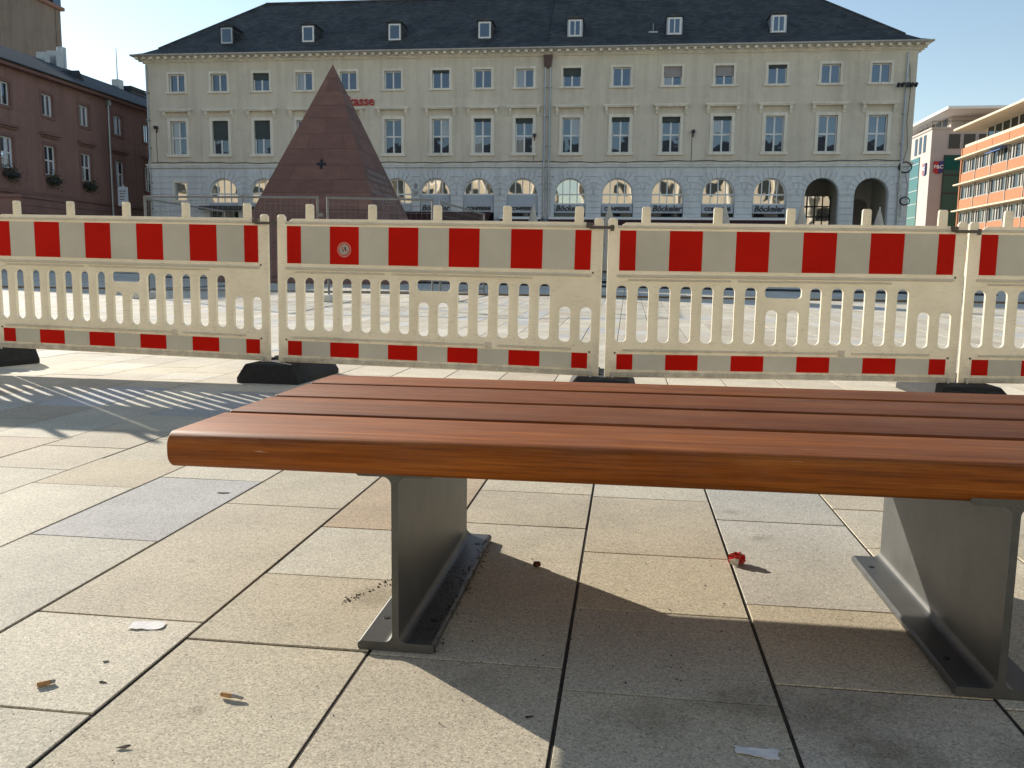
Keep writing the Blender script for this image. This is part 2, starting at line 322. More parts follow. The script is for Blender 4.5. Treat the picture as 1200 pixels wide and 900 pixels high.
def empty(name, loc=(0, 0, 0), rz=0, label=None, cat=None, group=None):
    o = bpy.data.objects.new(name, None); C.objects.link(o); o.location = loc; o.rotation_euler = (0, 0, rz); o.empty_display_size = 0.1
    tag(o, label, cat, group); return o
def tag(o, label=None, cat=None, group=None, kind=None):
    if label: o['label'] = label
    if cat: o['category'] = cat
    if group: o['group'] = group
    if kind: o['kind'] = kind
    return o
def copy_tree(o, parent=None):
    c = o.copy(); C.objects.link(c)
    if parent is not None: c.parent = parent
    for ch in [x for x in bpy.data.objects if x.parent == o]: copy_tree(ch, c)
    return c
def plate_mesh(name, loops, t, bevel=0.0, seg=1, upright=True):
    """2-D outline with holes -> plate of thickness t; upright: (x, y) -> (x, z), thickness along y centred on 0"""
    cu = bpy.data.curves.new(name, 'CURVE'); cu.dimensions = '2D'; cu.fill_mode = 'BOTH'; cu.extrude = t / 2 - bevel; cu.bevel_depth = bevel; cu.bevel_resolution = seg
    if bevel: cu.offset = -bevel
    for lp in loops:
        sp = cu.splines.new('POLY'); sp.points.add(len(lp) - 1); sp.use_cyclic_u = True
        for p, q in zip(sp.points, lp): p.co = (q[0], q[1], 0, 1)
    ob = bpy.data.objects.new(name, cu); me = bpy.data.meshes.new_from_object(ob)
    bpy.data.objects.remove(ob); bpy.data.curves.remove(cu)
    if upright:
        for v in me.vertices: x, y, z = v.co; v.co = (x, -z, y)
    for p in me.polygons: p.use_smooth = False
    return me
def text_mesh(txt, size, thick=0.01, shear=0.0, bold=0.0, align='CENTER'):
    cu = bpy.data.curves.new('txt', 'FONT'); cu.body = txt; cu.size = size; cu.extrude = thick; cu.shear = shear; cu.offset = bold; cu.align_x = align; cu.resolution_u = 3
    ob = bpy.data.objects.new('txt', cu); me = bpy.data.meshes.new_from_object(ob)
    bpy.data.objects.remove(ob); bpy.data.curves.remove(cu)
    for v in me.vertices: x, y, z = v.co; v.co = (x, -z, y)
    return me
def rrect(x0, x1, z0, z1, r, n=5):
    out = []
    for cx, cz, a0 in ((x1 - r, z1 - r, 0), (x0 + r, z1 - r, 90), (x0 + r, z0 + r, 180), (x1 - r, z0 + r, 270)):
        for k in range(n + 1):
            a = R(a0 + 90 * k / n); out.append((cx + r * math.cos(a), cz + r * math.sin(a)))
    return out
def arch_loop(u, half, z0, zs, n=16):
    return [(u - half, z0), (u + half, z0)] + [(u + half * math.cos(math.pi * k / n), zs + half * math.sin(math.pi * k / n)) for k in range(n + 1)]

# ------------------------------------------------------------------ ground
g = MB(); S = 1200
def zf(y): return 0.016 * min(max(0.0, y - 8.0), 44.0)
ys = [-S, 8.0, 52.0, S]
g.add([(x, y, zf(y) - 0.020) for y in ys for x in (-S, S)], [(0, 1, 3, 2), (2, 3, 5, 4), (4, 5, 7, 6)])
ground = g.build('ground', 'plaza'); tag(ground, 'pale stone plaza reaching to the buildings', kind='structure')
g = MB(); g.add([(x, y, zf(y) - 0.0028) for y in (-4, 8, 34) for x in (-26, 26)], [(0, 1, 3, 2), (2, 3, 5, 4)])
bed = g.build('joint_bed', 'bed'); tag(bed, 'dark sand in the joints of the plaza paving', kind='structure')
pavement = empty('plaza_pavement', (0, 0, 0)); tag(pavement, 'pale rectangular concrete slabs paving the square', kind='structure')

PITCH = 0.361; BASE = -0.093
known = {-5: [2.655], -6: [3.146], -4: [2.842, 2.47], -3: [1.98, 2.616], -2: [1.165, 1.523, 2.351], -1: [1.81, 2.177], 0: [1.44, 2.282, 2.64], 1: [1.722, 2.086], 2: [1.44, 1.80, 2.435], 3: [2.24, 2.61]}
tones = [((0.53, 0.475, 0.36), 10), ((0.51, 0.452, 0.345), 6), ((0.56, 0.515, 0.41), 6), ((0.475, 0.405, 0.305), 2.5), ((0.455, 0.445, 0.415), 1.2), ((0.50, 0.48, 0.42), 3)]
forced = {(-3, 2.3): (0.44, 0.435, 0.42), (2, 1.2): (0.50, 0.45, 0.36), (1, 1.4): (0.52, 0.475, 0.38), (-3, 1.7): (0.50, 0.47, 0.39), (-1, 2.0): (0.55, 0.52, 0.43), (-1, 2.4): (0.49, 0.39, 0.27), (2, 2.1): (0.53, 0.51, 0.45), (-4, 2.6): (0.50, 0.43, 0.31), (1, 1.9): (0.54, 0.485, 0.37), (2, 1.6): (0.54, 0.48, 0.365)}
def slab_rect(k, y0, y1):
    return (BASE + (k - 1) * PITCH, BASE + k * PITCH, y0, y1)
def slab_into(mb, x0, x1, y0, y1, rng):
    gx, gy = 0.0036, 0.0029; c = 0.0007 if y0 < 4.5 else 0.0003; dz = rng.uniform(-0.0012, 0.0008)
    x0 += gx; x1 -= gx; y0 += gy; y1 -= gy
    t = [dz + rng.uniform(-0.0006, 0.0006) for _ in range(4)]
    v = [(x0, y0, -0.03), (x1, y0, -0.03), (x1, y1, -0.03), (x0, y1, -0.03),
         (x0, y0, t[0] - c), (x1, y0, t[1] - c), (x1, y1, t[2] - c), (x0, y1, t[3] - c),
         (x0 + c, y0 + c, t[0]), (x1 - c, y0 + c, t[1]), (x1 - c, y1 - c, t[2]), (x0 + c, y1 - c, t[3])]
    f = [(0, 1, 5, 4), (1, 2, 6, 5), (2, 3, 7, 6), (3, 0, 4, 7), (4, 5, 9, 8), (5, 6, 10, 9), (6, 7, 11, 10), (7, 4, 8, 11), (8, 9, 10, 11)]
    mb.add([(p[0], p[1], p[2] + zf(p[1])) for p in v], f)
def pick_tone(rng):
    tot = sum(w for _, w in tones); x = rng.uniform(0, tot)
    for c, w in tones:
        x -= w
        if x <= 0: break
    k = rng.uniform(0.93, 1.07); return mult(c, k)
def proj(p):
    d = Vector(p) - Vector((0, 0, CAM_H)); z = d.dot(fwd)
    if z < 0.05: return None
    return 600 + 1000 * d.dot(right) / z, 450 + 1000 * d.dot(down) / z
slabs = []
rng = random.Random(21)
for k in range(-70, 72):
    js = sorted(known.get(k, []))
    if not js: js = [rng.uniform(1.2, 2.0)]
    L = [0.36, 0.36, 0.54, 0.64, 0.72, 0.83]
    while js[-1] < 33: js.append(js[-1] + rng.choice(L) + rng.uniform(-0.01, 0.01))
    while js[0] > -3: js.insert(0, js[0] - rng.choice(L))
    for a, b in zip(js, js[1:]):
        x0, x1, y0, y1 = slab_rect(k, a, b)
        tone = None
        for (kk, yy), c in forced.items():
            if kk == k and y0 < yy < y1: tone = c
        tone = tone or pick_tone(rng)
        if y0 > 3.9: tone = mult((tone[0] * .98, tone[1], tone[2] * 1.06), 1.20)          # sun glare towards and behind the barriers painted into the slab tone
        area = 0
        q = [proj((x, y, 0)) for x, y in ((x0, y0), (x1, y0), (x1, y1), (x0, y1))]
        if all(q) and max(p[0] for p in q) > 0 and min(p[0] for p in q) < 1200 and min(p[1] for p in q) < 900:
            q2 = [(min(max(p[0], 0), 1200), min(max(p[1], 0), 900)) for p in q]
            area = abs(sum(q2[i][0] * q2[(i + 1) % 4][1] - q2[(i + 1) % 4][0] * q2[i][1] for i in range(4))) / 2
        slabs.append((area, x0, x1, y0, y1, tone))
slabs.sort(key=lambda s: -s[0])
def set_tone(me, cols):
    a = me.attributes.new('tone', 'FLOAT_COLOR', 'POINT')
    a.data.foreach_set('color', [x for c in cols for x in (*c, 1.0)])
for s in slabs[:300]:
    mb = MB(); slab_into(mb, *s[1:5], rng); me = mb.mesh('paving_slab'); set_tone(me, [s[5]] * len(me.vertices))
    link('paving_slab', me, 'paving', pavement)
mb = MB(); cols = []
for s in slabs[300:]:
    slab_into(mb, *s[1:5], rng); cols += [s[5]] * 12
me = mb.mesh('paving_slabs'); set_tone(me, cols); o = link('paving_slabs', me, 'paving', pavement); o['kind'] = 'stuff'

# ------------------------------------------------------------------ bench
BT = 0.400; BB = 0.333
BX0, BX1 = -0.83, 1.06
bench = empty('park_bench', ((BX0 + BX1) / 2, 1.9, 0), 0, 'low backless bench with four red brown wooden slats on steel beam legs', 'bench')
bx = (BX0 + BX1) / 2
def slat_profile(y0, y1, rf, rb):
    # profile in (y, z): rf / rb = radius on the front / back edges
    p = []
    for cy, cz, a0, r in ((y1 - rb, BT - rb, 0, rb), (y0 + rf, BT - rf, 90, rf), (y0 + rf, BB + rf, 180, rf), (y1 - rb, BB + rb, 270, rb)):
        for i in range(9):
            a = R(a0 + 90 * i / 8); p.append((cy + r * math.cos(a) - 1.9, cz + r * math.sin(a)))
    return p
edges = [(1.436, 1.667, 0.026, 0.006), (1.690, 1.901, 0.006, 0.006), (1.924, 2.135, 0.006, 0.006), (2.158, 2.350, 0.006, 0.026)]
for y0, y1, rf, rb in edges:
    prof = slat_profile(y0, y1, rf, rb)
    m = MB(); n = len(prof)
    e = 0.0035
    def ring(x, sh):
        cy = sum(p[0] for p in prof) / n; cz = sum(p[1] for p in prof) / n
        return [(x, p[0] - sh * (1 if p[0] > cy else -1), p[1] - sh * (1 if p[1] > cz else -1)) for p in prof]
    xs = [(BX0 - bx, e), (BX0 - bx + e * 0.3, e * 0.3), (BX0 - bx + e, 0), (BX1 - bx - e, 0), (BX1 - bx - e * 0.3, e * 0.3), (BX1 - bx, e)]
    rr = [ring(*t) for t in xs]; vv = [q for r_ in rr for q in r_]
    ff = [(i * n + k, i * n + (k + 1) % n, (i + 1) * n + (k + 1) % n, (i + 1) * n + k) for i in range(len(xs) - 1) for k in range(n)]
    m.add(vv, ff, True); m.add(rr[0], [tuple(range(n))]); m.add(rr[-1], [tuple(range(n))])
    m.build('slat', 'wood', bench)
def hbeam(cx, y0, y1):
    W, tf, tw, rf = 0.144, 0.017, 0.0125, 0.016; h0, h1 = 0.0005, BB + 0.014
    half = []                                             # right half profile from bottom to top
    half += [(W / 2 - 0.003, h0), (W / 2, h0 + 0.004), (W / 2, h0 + tf - 0.004), (W / 2 - 0.005, h0 + tf)]
    for i in range(7):
        a = R(270 - 90 * i / 6); half.append((tw / 2 + rf + rf * math.cos(a), h0 + tf + rf + rf * math.sin(a)))
    for i in range(7):
        a = R(180 - 90 * i / 6); half.append((tw / 2 + rf + rf * math.cos(a), h1 - tf - rf + rf * math.sin(a)))
    half += [(W / 2 - 0.005, h1 - tf), (W / 2, h1 - tf + 0.004), (W / 2, h1)]
    prof = [(x + cx - bx, z) for x, z in half] + [(-x + cx - bx, z) for x, z in reversed(half)]
    m = MB(); m.prism(prof, 'y', y0 - 1.9, y1 - 1.9)
    leg = m.build('leg', 'iron', bench)
    for sx in (-1, 1):
        for yy in (y0 + 0.11, y1 - 0.08):
            b = MB(); b.tube([(cx - bx + sx * 0.048, yy - 1.9, h0 + tf - 0.002), (cx - bx + sx * 0.048, yy - 1.9, h0 + tf + 0.0012)], 0.0065, 12)
            b.build('bolt_hole', 'black', leg)
    for yy in (y0 + 0.035, y1 - 0.05):
        b = MB(); b.tube([(cx - bx + 0.035, yy - 1.9, h1 - tf - 0.006), (cx - bx + 0.035, yy - 1.9, h1 - tf + 0.001)], 0.007, 8); b.build('bolt', 'bolt', leg)
hbeam(-0.406, 1.456, 2.130); hbeam(0.636, 1.442, 2.118)

# ------------------------------------------------------------------ plastic barriers
ZB = 0.117
PW = 1.992
slot_x = [0.085 + 0.1215 * i for i in range(16)]
def barrier_mesh():
    half = 0.025
    out = [(0.0, ZB), (PW, ZB)]
    def post_top(x0, x1): return [(x1, 0.975), (x1 - 0.012, 0.989), (x0 + 0.012, 0.989), (x0, 0.975)]
    out += post_top(PW - 0.052, PW)
    out += [(PW - 0.052, 0.953), (PW - 0.058, 0.943), (PW - 0.072, 0.943), (PW - 0.082, 0.955), (PW - 0.10, 0.965)]
    for fx in (0.92, 0.71, 0.50, 0.297, 0.096):
        c = fx * PW + 0.02; out += [(c + half, 0.965), (c + half - 0.001, 1.043), (c + half - 0.008, 1.050), (c - half + 0.008, 1.050), (c - half + 0.001, 1.043), (c - half, 0.965)]
    out += [(0.10, 0.965), (0.082, 0.955), (0.072, 0.943), (0.058, 0.943), (0.052, 0.953)]
    out += post_top(0.0, 0.052)
    loops = [out]
    w = 0.0315
    for i, x in enumerate(slot_x):
        if i in (7, 8): loops.append(rrect(x - w, x + w, 0.305, 0.50, 0.026))
        elif i in (14, 15): loops.append(rrect(x - w, x + w, 0.305, 0.50, 0.026))
        else: loops.append(rrect(x - w, x + w, 0.312, 0.622, 0.027))
    loops.append(rrect(slot_x[7] - w - 0.010, slot_x[8] + w + 0.010, 0.565, 0.626, 0.020))
    return plate_mesh('panel', loops, 0.024, 0.005, 2)
panel_me = barrier_mesh()
def sheet_blocks():
    u = (PW - 0.13) / 10; x = 0.065; out = []
    for i, (n, red) in enumerate([(0.5, 1), (1, 0), (1, 1), (1, 0), (1, 1), (1, 0), (1, 1), (1, 0), (1, 1), (1, 0), (0.5, 1)]):
        out.append((x, x + n * u, red)); x += n * u
    return out
def make_barrier():
    root = empty('traffic_barrier')
    def prt(me, name, mat): o = link(name, me, mat, root); return o
    prt(panel_me, 'panel', 'plastic')
    m = MB()
    m.box(0.055, PW - 0.055, -0.021, -0.0105, 0.668, 0.684); m.box(0.055, PW - 0.055, -0.021, -0.0105, 0.934, 0.948)
    m.build('rail', 'plastic', root, 0.004)
    m = MB(); m.box(0.12, PW * 0.35, -0.024, -0.0115, 0.650, 0.660); m.build('rib', 'plastic', root, 0.003)
    m = MB(); m.box(PW * 0.37, PW * 0.80, -0.024, -0.0115, 0.650, 0.660); m.build('rib', 'plastic', root, 0.003)
    m = MB(); m.box(0.10, PW * 0.66, -0.023, -0.0115, 0.262, 0.273); m.build('rib', 'plastic', root, 0.003)
    m = MB(); m.box(PW * 0.70, PW - 0.16, -0.023, -0.0115, 0.262, 0.273); m.build('rib', 'plastic', root, 0.003)
    m = MB(); m.box(PW * 0.662, PW * 0.682, -0.019, -0.0115, 0.250, 0.285); m.build('rib', 'plastic', root, 0.003)
    m = MB(); m.box(0.03, PW - 0.03, -0.019, -0.0105, 0.122, 0.146); m.build('rail', 'plastic', root, 0.004)
    for z0, z1 in ((0.705, 0.922), (0.160, 0.246)):
        for a, b, red in sheet_blocks():
            m = MB(); m.box(a + 0.0008, b - 0.0008, -0.0145, -0.0115, z0, z1)
            m.build('red_sheeting' if red else 'white_sheeting', 'redsheet' if red else 'whitesheet', root)
    for x in (0.045, PW - 0.045):
        m = MB(); m.tube([(x, -0.024, 0.130), (x, -0.006, 0.130)], 0.011, 10); m.tube([(x, -0.021, 0.108), (x, -0.021, 0.142)], 0.006, 8)
        m.build('latch_pin', 'bolt', root)
    for x, z in ((0.055, 0.252), (PW - 0.055, 0.252), (PW - 0.05, 0.69)):
        m = MB(); m.tube([(x, -0.0145, z), (x, -0.010, z)], 0.006, 10); m.build('rivet', 'steelbar', root)
    return root
joints = [(-6.215, 5.325, 0.05), (-4.223, 5.212, 0.036), (-2.169, 5.061, 0.006), (-0.135, 4.925, -0.016), (1.874, 5.125, -0.018), (3.86, 5.33, -0.020)]
bar_labels = ['red and white plastic barrier beyond the left picture edge, showing only its shadow', 'red and white plastic barrier at the left edge of the picture', 'red and white plastic barrier with a round sticker on one red block',
              'red and white plastic barrier whose top hides the foot of the open dark arches', 'red and white plastic barrier cut off by the right edge of the picture']
proto = make_barrier(); bars = [proto] + [copy_tree(proto) for _ in range(4)]
for i, b in enumerate(bars):
    p, q = Vector(joints[i]), Vector(joints[i + 1]); d = q - p; L = d.length
    ang = math.atan2(d.y, d.x); tilt = math.atan2(d.z, Vector((d.x, d.y)).length)
    off = (L - PW) / 2
    b.matrix_world = Matrix.Translation(p + d.normalized() * off) @ Matrix.Rotation(ang, 4, 'Z') @ Matrix.Rotation(-tilt, 4, 'Y') @ Matrix.Rotation(R([0.2, 0.6, -0.3, 0.2, -0.5][i]), 4, 'X') @ Matrix.Translation((0, 0, -0.035 * ZB)) @ Matrix.Diagonal((1, 1, 1.035, 1))
    tag(b, bar_labels[i], 'barrier', 'barriers linked across the plaza')
# sticker on the second barrier
st = bars[2]
a, b_, _ = sheet_blocks()[2]
sx, sz = (a + b_) / 2, 0.79
def disc(name, r, y, mat, par, n=28, squash=1.0, cx=0, cz=0):
    m = MB(); m.add([(cx, y, cz)] + [(cx + r * math.cos(2 * math.pi * k / n), y, cz + r * squash * math.sin(2 * math.pi * k / n)) for k in range(n)], [(0, k + 1, (k + 1) % n + 1) for k in range(n)])
    return m.build(name, mat, par)
stk = disc('sticker', 0.044, -0.0152, 'stickerpink', st, cx=sx, cz=sz); stk['label'] = 'round pale prohibition sticker'
disc('sticker_ring', 0.036, -0.0157, 'redsheet', stk, cx=sx, cz=sz)
disc('sticker_field', 0.031, -0.0162, 'stickergrey', stk, cx=sx, cz=sz)
m = MB()
for dx, dz, w, h, an in ((-0.008, 0.003, 0.006, 0.030, 12), (0.006, 0.006, 0.007, 0.026, -8), (0.012, -0.006, 0.006, 0.020, 20)):
    c, s = math.cos(R(an)), math.sin(R(an)); m.add([(sx + dx + c * u * w - s * v * h, -0.0166, sz + dz + s * u * w + c * v * h) for u, v in ((-.5, -.5), (.5, -.5), (.5, .5), (-.5, .5))], [(0, 1, 2, 3)])
m.build('sticker_figure', 'crumb', stk)
m = MB(); c, s = math.cos(R(-40)), math.sin(R(-40)); m.add([(sx + c * u * 0.062 - s * v * 0.006, -0.0170, sz + s * u * 0.062 + c * v * 0.006) for u, v in ((-.5, -.5), (.5, -.5), (.5, .5), (-.5, .5))], [(0, 1, 2, 3)])
m.build('sticker_bar', 'stickerpink', stk)

# steel link bars between neighbouring panels (a part of the left-hand panel)
for i in (0, 1, 2, 3):
    m = MB(); x = PW - 0.075
    m.box(x, PW + 0.065, -0.034, -0.022, 0.928, 0.944); m.box(PW + 0.042, PW + 0.062, -0.036, -0.020, 0.918, 0.950); m.box(x - 0.02, x + 0.015, -0.030, 0.0, 0.934, 0.962)
    m.build('link_bar', 'steelbar', bars[i], 0.002)

# rubber feet
foot_labels = ['black rubber barrier foot at the left edge of the picture', 'black rubber barrier foot beside the far left corner of the bench', 'black rubber barrier foot just above the middle of the bench seat', 'black rubber barrier foot near the right edge of the picture']
def foot_mesh(h):
    W, Lf, Lb, s = 0.20, 0.16, 0.48, 0.045
    m = MB()
    prof = [(-W, 0.0), (W, 0.0), (W, 0.035), (W - s, h - 0.012), (W - s - 0.012, h), (-W + s + 0.012, h), (-W + s, h - 0.012), (-W, 0.035)]
    ins = [(-Lf, 0.93), (-Lf + 0.012, 1.0), (Lb - 0.03, 1.0), (Lb, 0.88)]
    n = len(prof); vv = []
    for y, k in ins: vv += [(px * (0.97 + 0.03 * k if k < 1 else 1), y, max(0.0, pz * k)) for px, pz in prof]
    ff = [(j * n + i, j * n + (i + 1) % n, (j + 1) * n + (i + 1) % n, (j + 1) * n + i) for j in range(3) for i in range(n)]
    m.add(vv, ff); m.add(vv[:n], [tuple(range(n))]); m.add(vv[-n:], [tuple(range(n))])
    return m
for i, j in enumerate(joints[1:5]):
    h = ZB + j[2] - 0.004
    root = empty('barrier_foot', (j[0] + (-0.30, 0.02, 0.0, 0.03)[i], j[1], 0.0008), R((-18, -3, 1, 2)[i]), foot_labels[i], 'barrier foot', 'rubber feet under the barriers')
    foot_mesh(h).build('plate', 'rubber', root, 0.006)
    for x in ((-0.095, 0.095) if i == 3 else ()):
        m = MB(); m.box(x - 0.03, x + 0.03, -0.168, -0.158, 0.03, h - 0.025); m.build('grip_pocket', 'black', root, 0.003)
    for x in (-0.12, -0.04, 0.05, 0.13):
        for y in (0.14, 0.27, 0.38):
            m = MB(); m.box(x - 0.025, x + 0.025, y - 0.04, y + 0.04, h - 0.002, h + 0.012); m.build('lug', 'rubber', root, 0.004)

# ------------------------------------------------------------------ litter on the slabs
def butt(loc, rz, label, stub):
    root = empty('cigarette_butt', loc, rz, label, 'cigarette butt', 'cigarette butts on the slabs')
    m = MB(); m.tube([(-0.011, 0, 0.0042), (0.0, 0, 0.0042), (0.009, 0.0006, 0.0044)], [0.0039, 0.0041, 0.0038], 10); m.build('filter', 'filter', root)
    m = MB(); m.tube([(0.009, 0.0006, 0.0044), (0.015, 0.002, 0.004), (0.009 + stub, 0.003, 0.0030)], [0.0037, 0.0034, 0.0024], 9); m.build('burnt_end', 'ash', root)
butt((-0.951, 1.237, 0.0005), R(38), 'short orange cigarette butt near the left bottom corner', 0.004)
butt((-0.632, 1.247, 0.0005), R(-12), 'orange cigarette butt with a crushed grey end left of the bench leg', 0.020)
def scrap(loc, rz, w, h, label, seed, mat='paper'):
    rg = random.Random(seed); m = MB(); nx, ny = 7, 4; vv = []
    for j in range(ny + 1):
        for i in range(nx + 1):
            u, v = i / nx - .5, j / ny - .5
            taper = 1 - 0.5 * max(0, abs(u) - .3)
            x = u * w + (rg.uniform(-.003, .003) if i in (0, nx) else 0); y = v * h * taper + (rg.uniform(-.003, .003) if j in (0, ny) else 0)
            vv.append((x, y, 0.0010 + abs(math.sin(u * 3 + v * 1.5)) * 0.0022 + rg.uniform(0, 0.0003)))
    m.add(vv, [(j * (nx + 1) + i, j * (nx + 1) + i + 1, (j + 1) * (nx + 1) + i + 1, (j + 1) * (nx + 1) + i) for j in range(ny) for i in range(nx)])
    o = m.build('paper_scrap', mat); o.location = loc; o.rotation_euler = (0, 0, rz)
    sm = o.modifiers.new('thickness', 'SOLIDIFY'); sm.thickness = 0.0006
    tag(o, label, 'paper scrap', 'paper scraps on the slabs'); return o
scrap((-0.915, 1.488, 0), R(8), 0.064, 0.034, 'torn white paper scrap on a sunlit slab at the left', 3)
scrap((0.209, 1.213, 0), R(-3), 0.062, 0.024, 'torn white paper scrap in the bench shadow at the bottom', 5)
# crumpled red wrapper
rg = random.Random(11); bm = bmesh.new(); bmesh.ops.create_icosphere(bm, subdivisions=3, radius=0.02)
for v in bm.verts:
    k = 1 + rg.uniform(-.32, .28); v.co = Vector((v.co.x * 1.05 * k, v.co.y * 0.7 * k, max(-0.010, v.co.z * 0.72 * k)))
me = bpy.data.meshes.new('red_wrapper'); bm.to_mesh(me); bm.free()
wr = empty('red_wrapper', (0.283, 2.06, 0.0), R(15), 'crumpled red and white wrapper on a slab joint under the bench', 'wrapper')
o = link('foil', me, 'wrapper', wr); o.location = (0, 0, 0.0125)
m = MB(); m.add([(-0.022, -0.012, 0.003), (-0.004, -0.017, 0.002), (-0.002, -0.016, 0.016), (-0.013, -0.017, 0.019), (-0.024, -0.010, 0.013)], [(0, 1, 2, 3, 4)])
o = m.build('torn_lining', 'paper', wr); so = o.modifiers.new('t', 'SOLIDIFY'); so.thickness = 0.0008
# small brown bit
rg = random.Random(4); bm = bmesh.new(); bmesh.ops.create_icosphere(bm, subdivisions=2, radius=0.009)
for v in bm.verts: v.co *= 1 + rg.uniform(-.25, .25); v.co.z *= 0.8
me = bpy.data.meshes.new('dried_berry'); bm.to_mesh(me); bm.free()
o = link('dried_berry', me, 'brownbit'); o.location = (-0.197, 1.956, 0.0065); tag(o, 'small dark red brown lump on the slab right of the left bench leg', 'litter')
def leaf(loc, rz, s, label, name='dry_leaf_bit'):
    rg = random.Random(int(abs(loc[0]) * 1000)); m = MB(); n = 9
    ring = [(math.cos(2 * math.pi * k / n) * s * rg.uniform(.6, 1), math.sin(2 * math.pi * k / n) * s * .38 * rg.uniform(.6, 1), 0.001 + rg.uniform(0, .002)) for k in range(n)]
    m.add([(0, 0, 0.0022)] + ring, [(0, k + 1, (k + 1) % n + 1) for k in range(n)])
    o = m.build(name, 'crumb'); so = o.modifiers.new('t', 'SOLIDIFY'); so.thickness = 0.0008
    o.location = loc; o.rotation_euler = (0, 0, rz); tag(o, label, 'leaf', 'dry leaf bits on the slabs')
leaf((-1.235, 2.457, 0), R(10), 0.022, 'dark dry leaf bit on the bluish grey slab')
leaf((-0.713, 1.085, 0), R(25), 0.013, 'dark dry leaf bit near the bottom edge, left of the middle')
leaf((-0.862, 1.262, 0), R(-5), 0.009, 'tiny dark leaf bit right of the short cigarette butt')
leaf((-0.903, 1.335, 0), R(50), 0.007, 'tiny dark leaf bit below the left paper scrap')
leaf((-0.135, 1.262, 0), R(30), 0.009, 'tiny dark leaf bit in the sun at the tip of the leg shadow')
# crumb trail and grit: uncountable
def grit(name, label, pts):
    rg = random.Random(8); m = MB()
    for x, y, s in pts:
        a = [(math.cos(t + rg.uniform(-.4, .4)) * s * rg.uniform(.5, 1), math.sin(t) * s * rg.uniform(.5, 1)) for t in (0, 1.3, 2.6, 3.9, 5.1)]
        m.add([(x + p, y + q, 0.0003) for p, q in a] + [(x + p * .5, y + q * .5, s * .8) for p, q in a], [(5, 6, 7, 8, 9)] + [(i, (i + 1) % 5, (i + 1) % 5 + 5, i + 5) for i in range(5)])
    m.v = [(x, y, z + (.0177 if -.40 < x < -.334 and 1.457 < y < 2.129 and name == 'debris_rim' else 0)) for x, y, z in m.v]
    o = m.build(name, 'crumb'); tag(o, label, None, None, 'stuff')
rg = random.Random(31)
pts = []
for i in range(60):
    t = rg.random(); pts.append((-0.58 + 0.10 * t + rg.gauss(0, .006), 1.66 + 0.22 * t + rg.gauss(0, .010), rg.uniform(.0016, .0036)))
for i in range(420):
    y = 1.05 + rg.random() ** 1.6 * 1.9; pts.append((rg.uniform(-1.6, 0.9), y, rg.uniform(.0005, .0019)))
for i in range(70): pts.append((rg.uniform(-0.33, 0.25), rg.uniform(1.35, 2.05), rg.uniform(.0008, .0028)))
grit('crumbs', 'dark crumbs and grit scattered on the slabs', pts)
pts = []
for i in range(160):
    a = rg.random(); pts.append((-0.338 + rg.gauss(0, .008), 1.46 + a * .66, rg.uniform(.0008, .003)))
for i in range(150):
    a = rg.random() ** 1.3; pts.append((-0.372 + rg.uniform(-.018, .03), 1.47 + a * .42, rg.uniform(.0008, .0022)))
grit('debris_rim', 'dark grit gathered along the left bench leg', pts)

# ------------------------------------------------------------------ main building
FD = R(0.7515); FY = 50.0
bld = empty('corner_building', (0, FY, 0), FD, 'long beige four storey building with slate hip roof and arched ground floor', 'building')
UL, UR = -29.0, 15.06
TOPU = [-27.05, -24.4, -21.79, -19.17, -16.5, -13.84, -11.01, -8.57, -6.16, -3.48, -0.69, 2.12, 4.93, 7.77, 10.6, 13.23]
ARU = [-27.04, -24.34, -21.75, -19.1, -16.48, -13.64, -11.34, -8.78, -6.22, -3.48, -0.77, 2.03, 4.86, 7.67, 10.49, 13.12]
WT = 0.36
RA = 0.905; ZS = 5.10
tw, tz0, tz1 = 0.50, 11.06, 12.07
mz0, mz1 = 7.42, 9.36
# upper front wall with openings
loops = [[(UL, 6.84), (UR, 6.84), (UR, 12.74), (UL, 12.74)]]
for u in TOPU: loops.append([(u - tw, tz0), (u + tw, tz0), (u + tw, tz1), (u - tw, tz1)]); loops.append([(u - tw, mz0), (u + tw, mz0), (u + tw, mz1), (u - tw, mz1)])
me = plate_mesh('upper_wall', loops, WT); o = link('upper_wall', me, 'stucco', bld); o.location = (0, WT / 2, 0)
loops = [[(UL, 0), (UR, 0), (UR, 6.60), (UL, 6.60)]]
for i, u in enumerate(ARU):
    if i == 0: loops.append([(u - 0.38, 4.72), (u + 0.38, 4.72), (u + 0.38, 5.75), (u - 0.38, 5.75)])
    else: loops.append(arch_loop(u, RA, 0.02, ZS))
me = plate_mesh('lower_wall', loops, WT); o = link('lower_wall', me, 'lower', bld); o.location = (0, WT / 2, 0)
DEP = 10.8
m = MB(); m.box(UL, UL + .35, WT + .002, DEP, 0, 12.73); m.box(UR - .35, UR, WT + .002, DEP, 0, 12.73); m.box(UL + .36, UR - .36, DEP - .35, DEP, 0, 12.73)
m.build('side_wall', 'stucco', bld)
m = MB(); m.box(UL - .10, UR + .10, -.13, WT, 6.605, 6.835); m.build('string_course', 'lower', bld, .03)
m = MB(); m.box(UL - .14, UR + .14, -.17, -.131, 6.74, 6.83); m.build('string_course', 'trim', bld, .01)
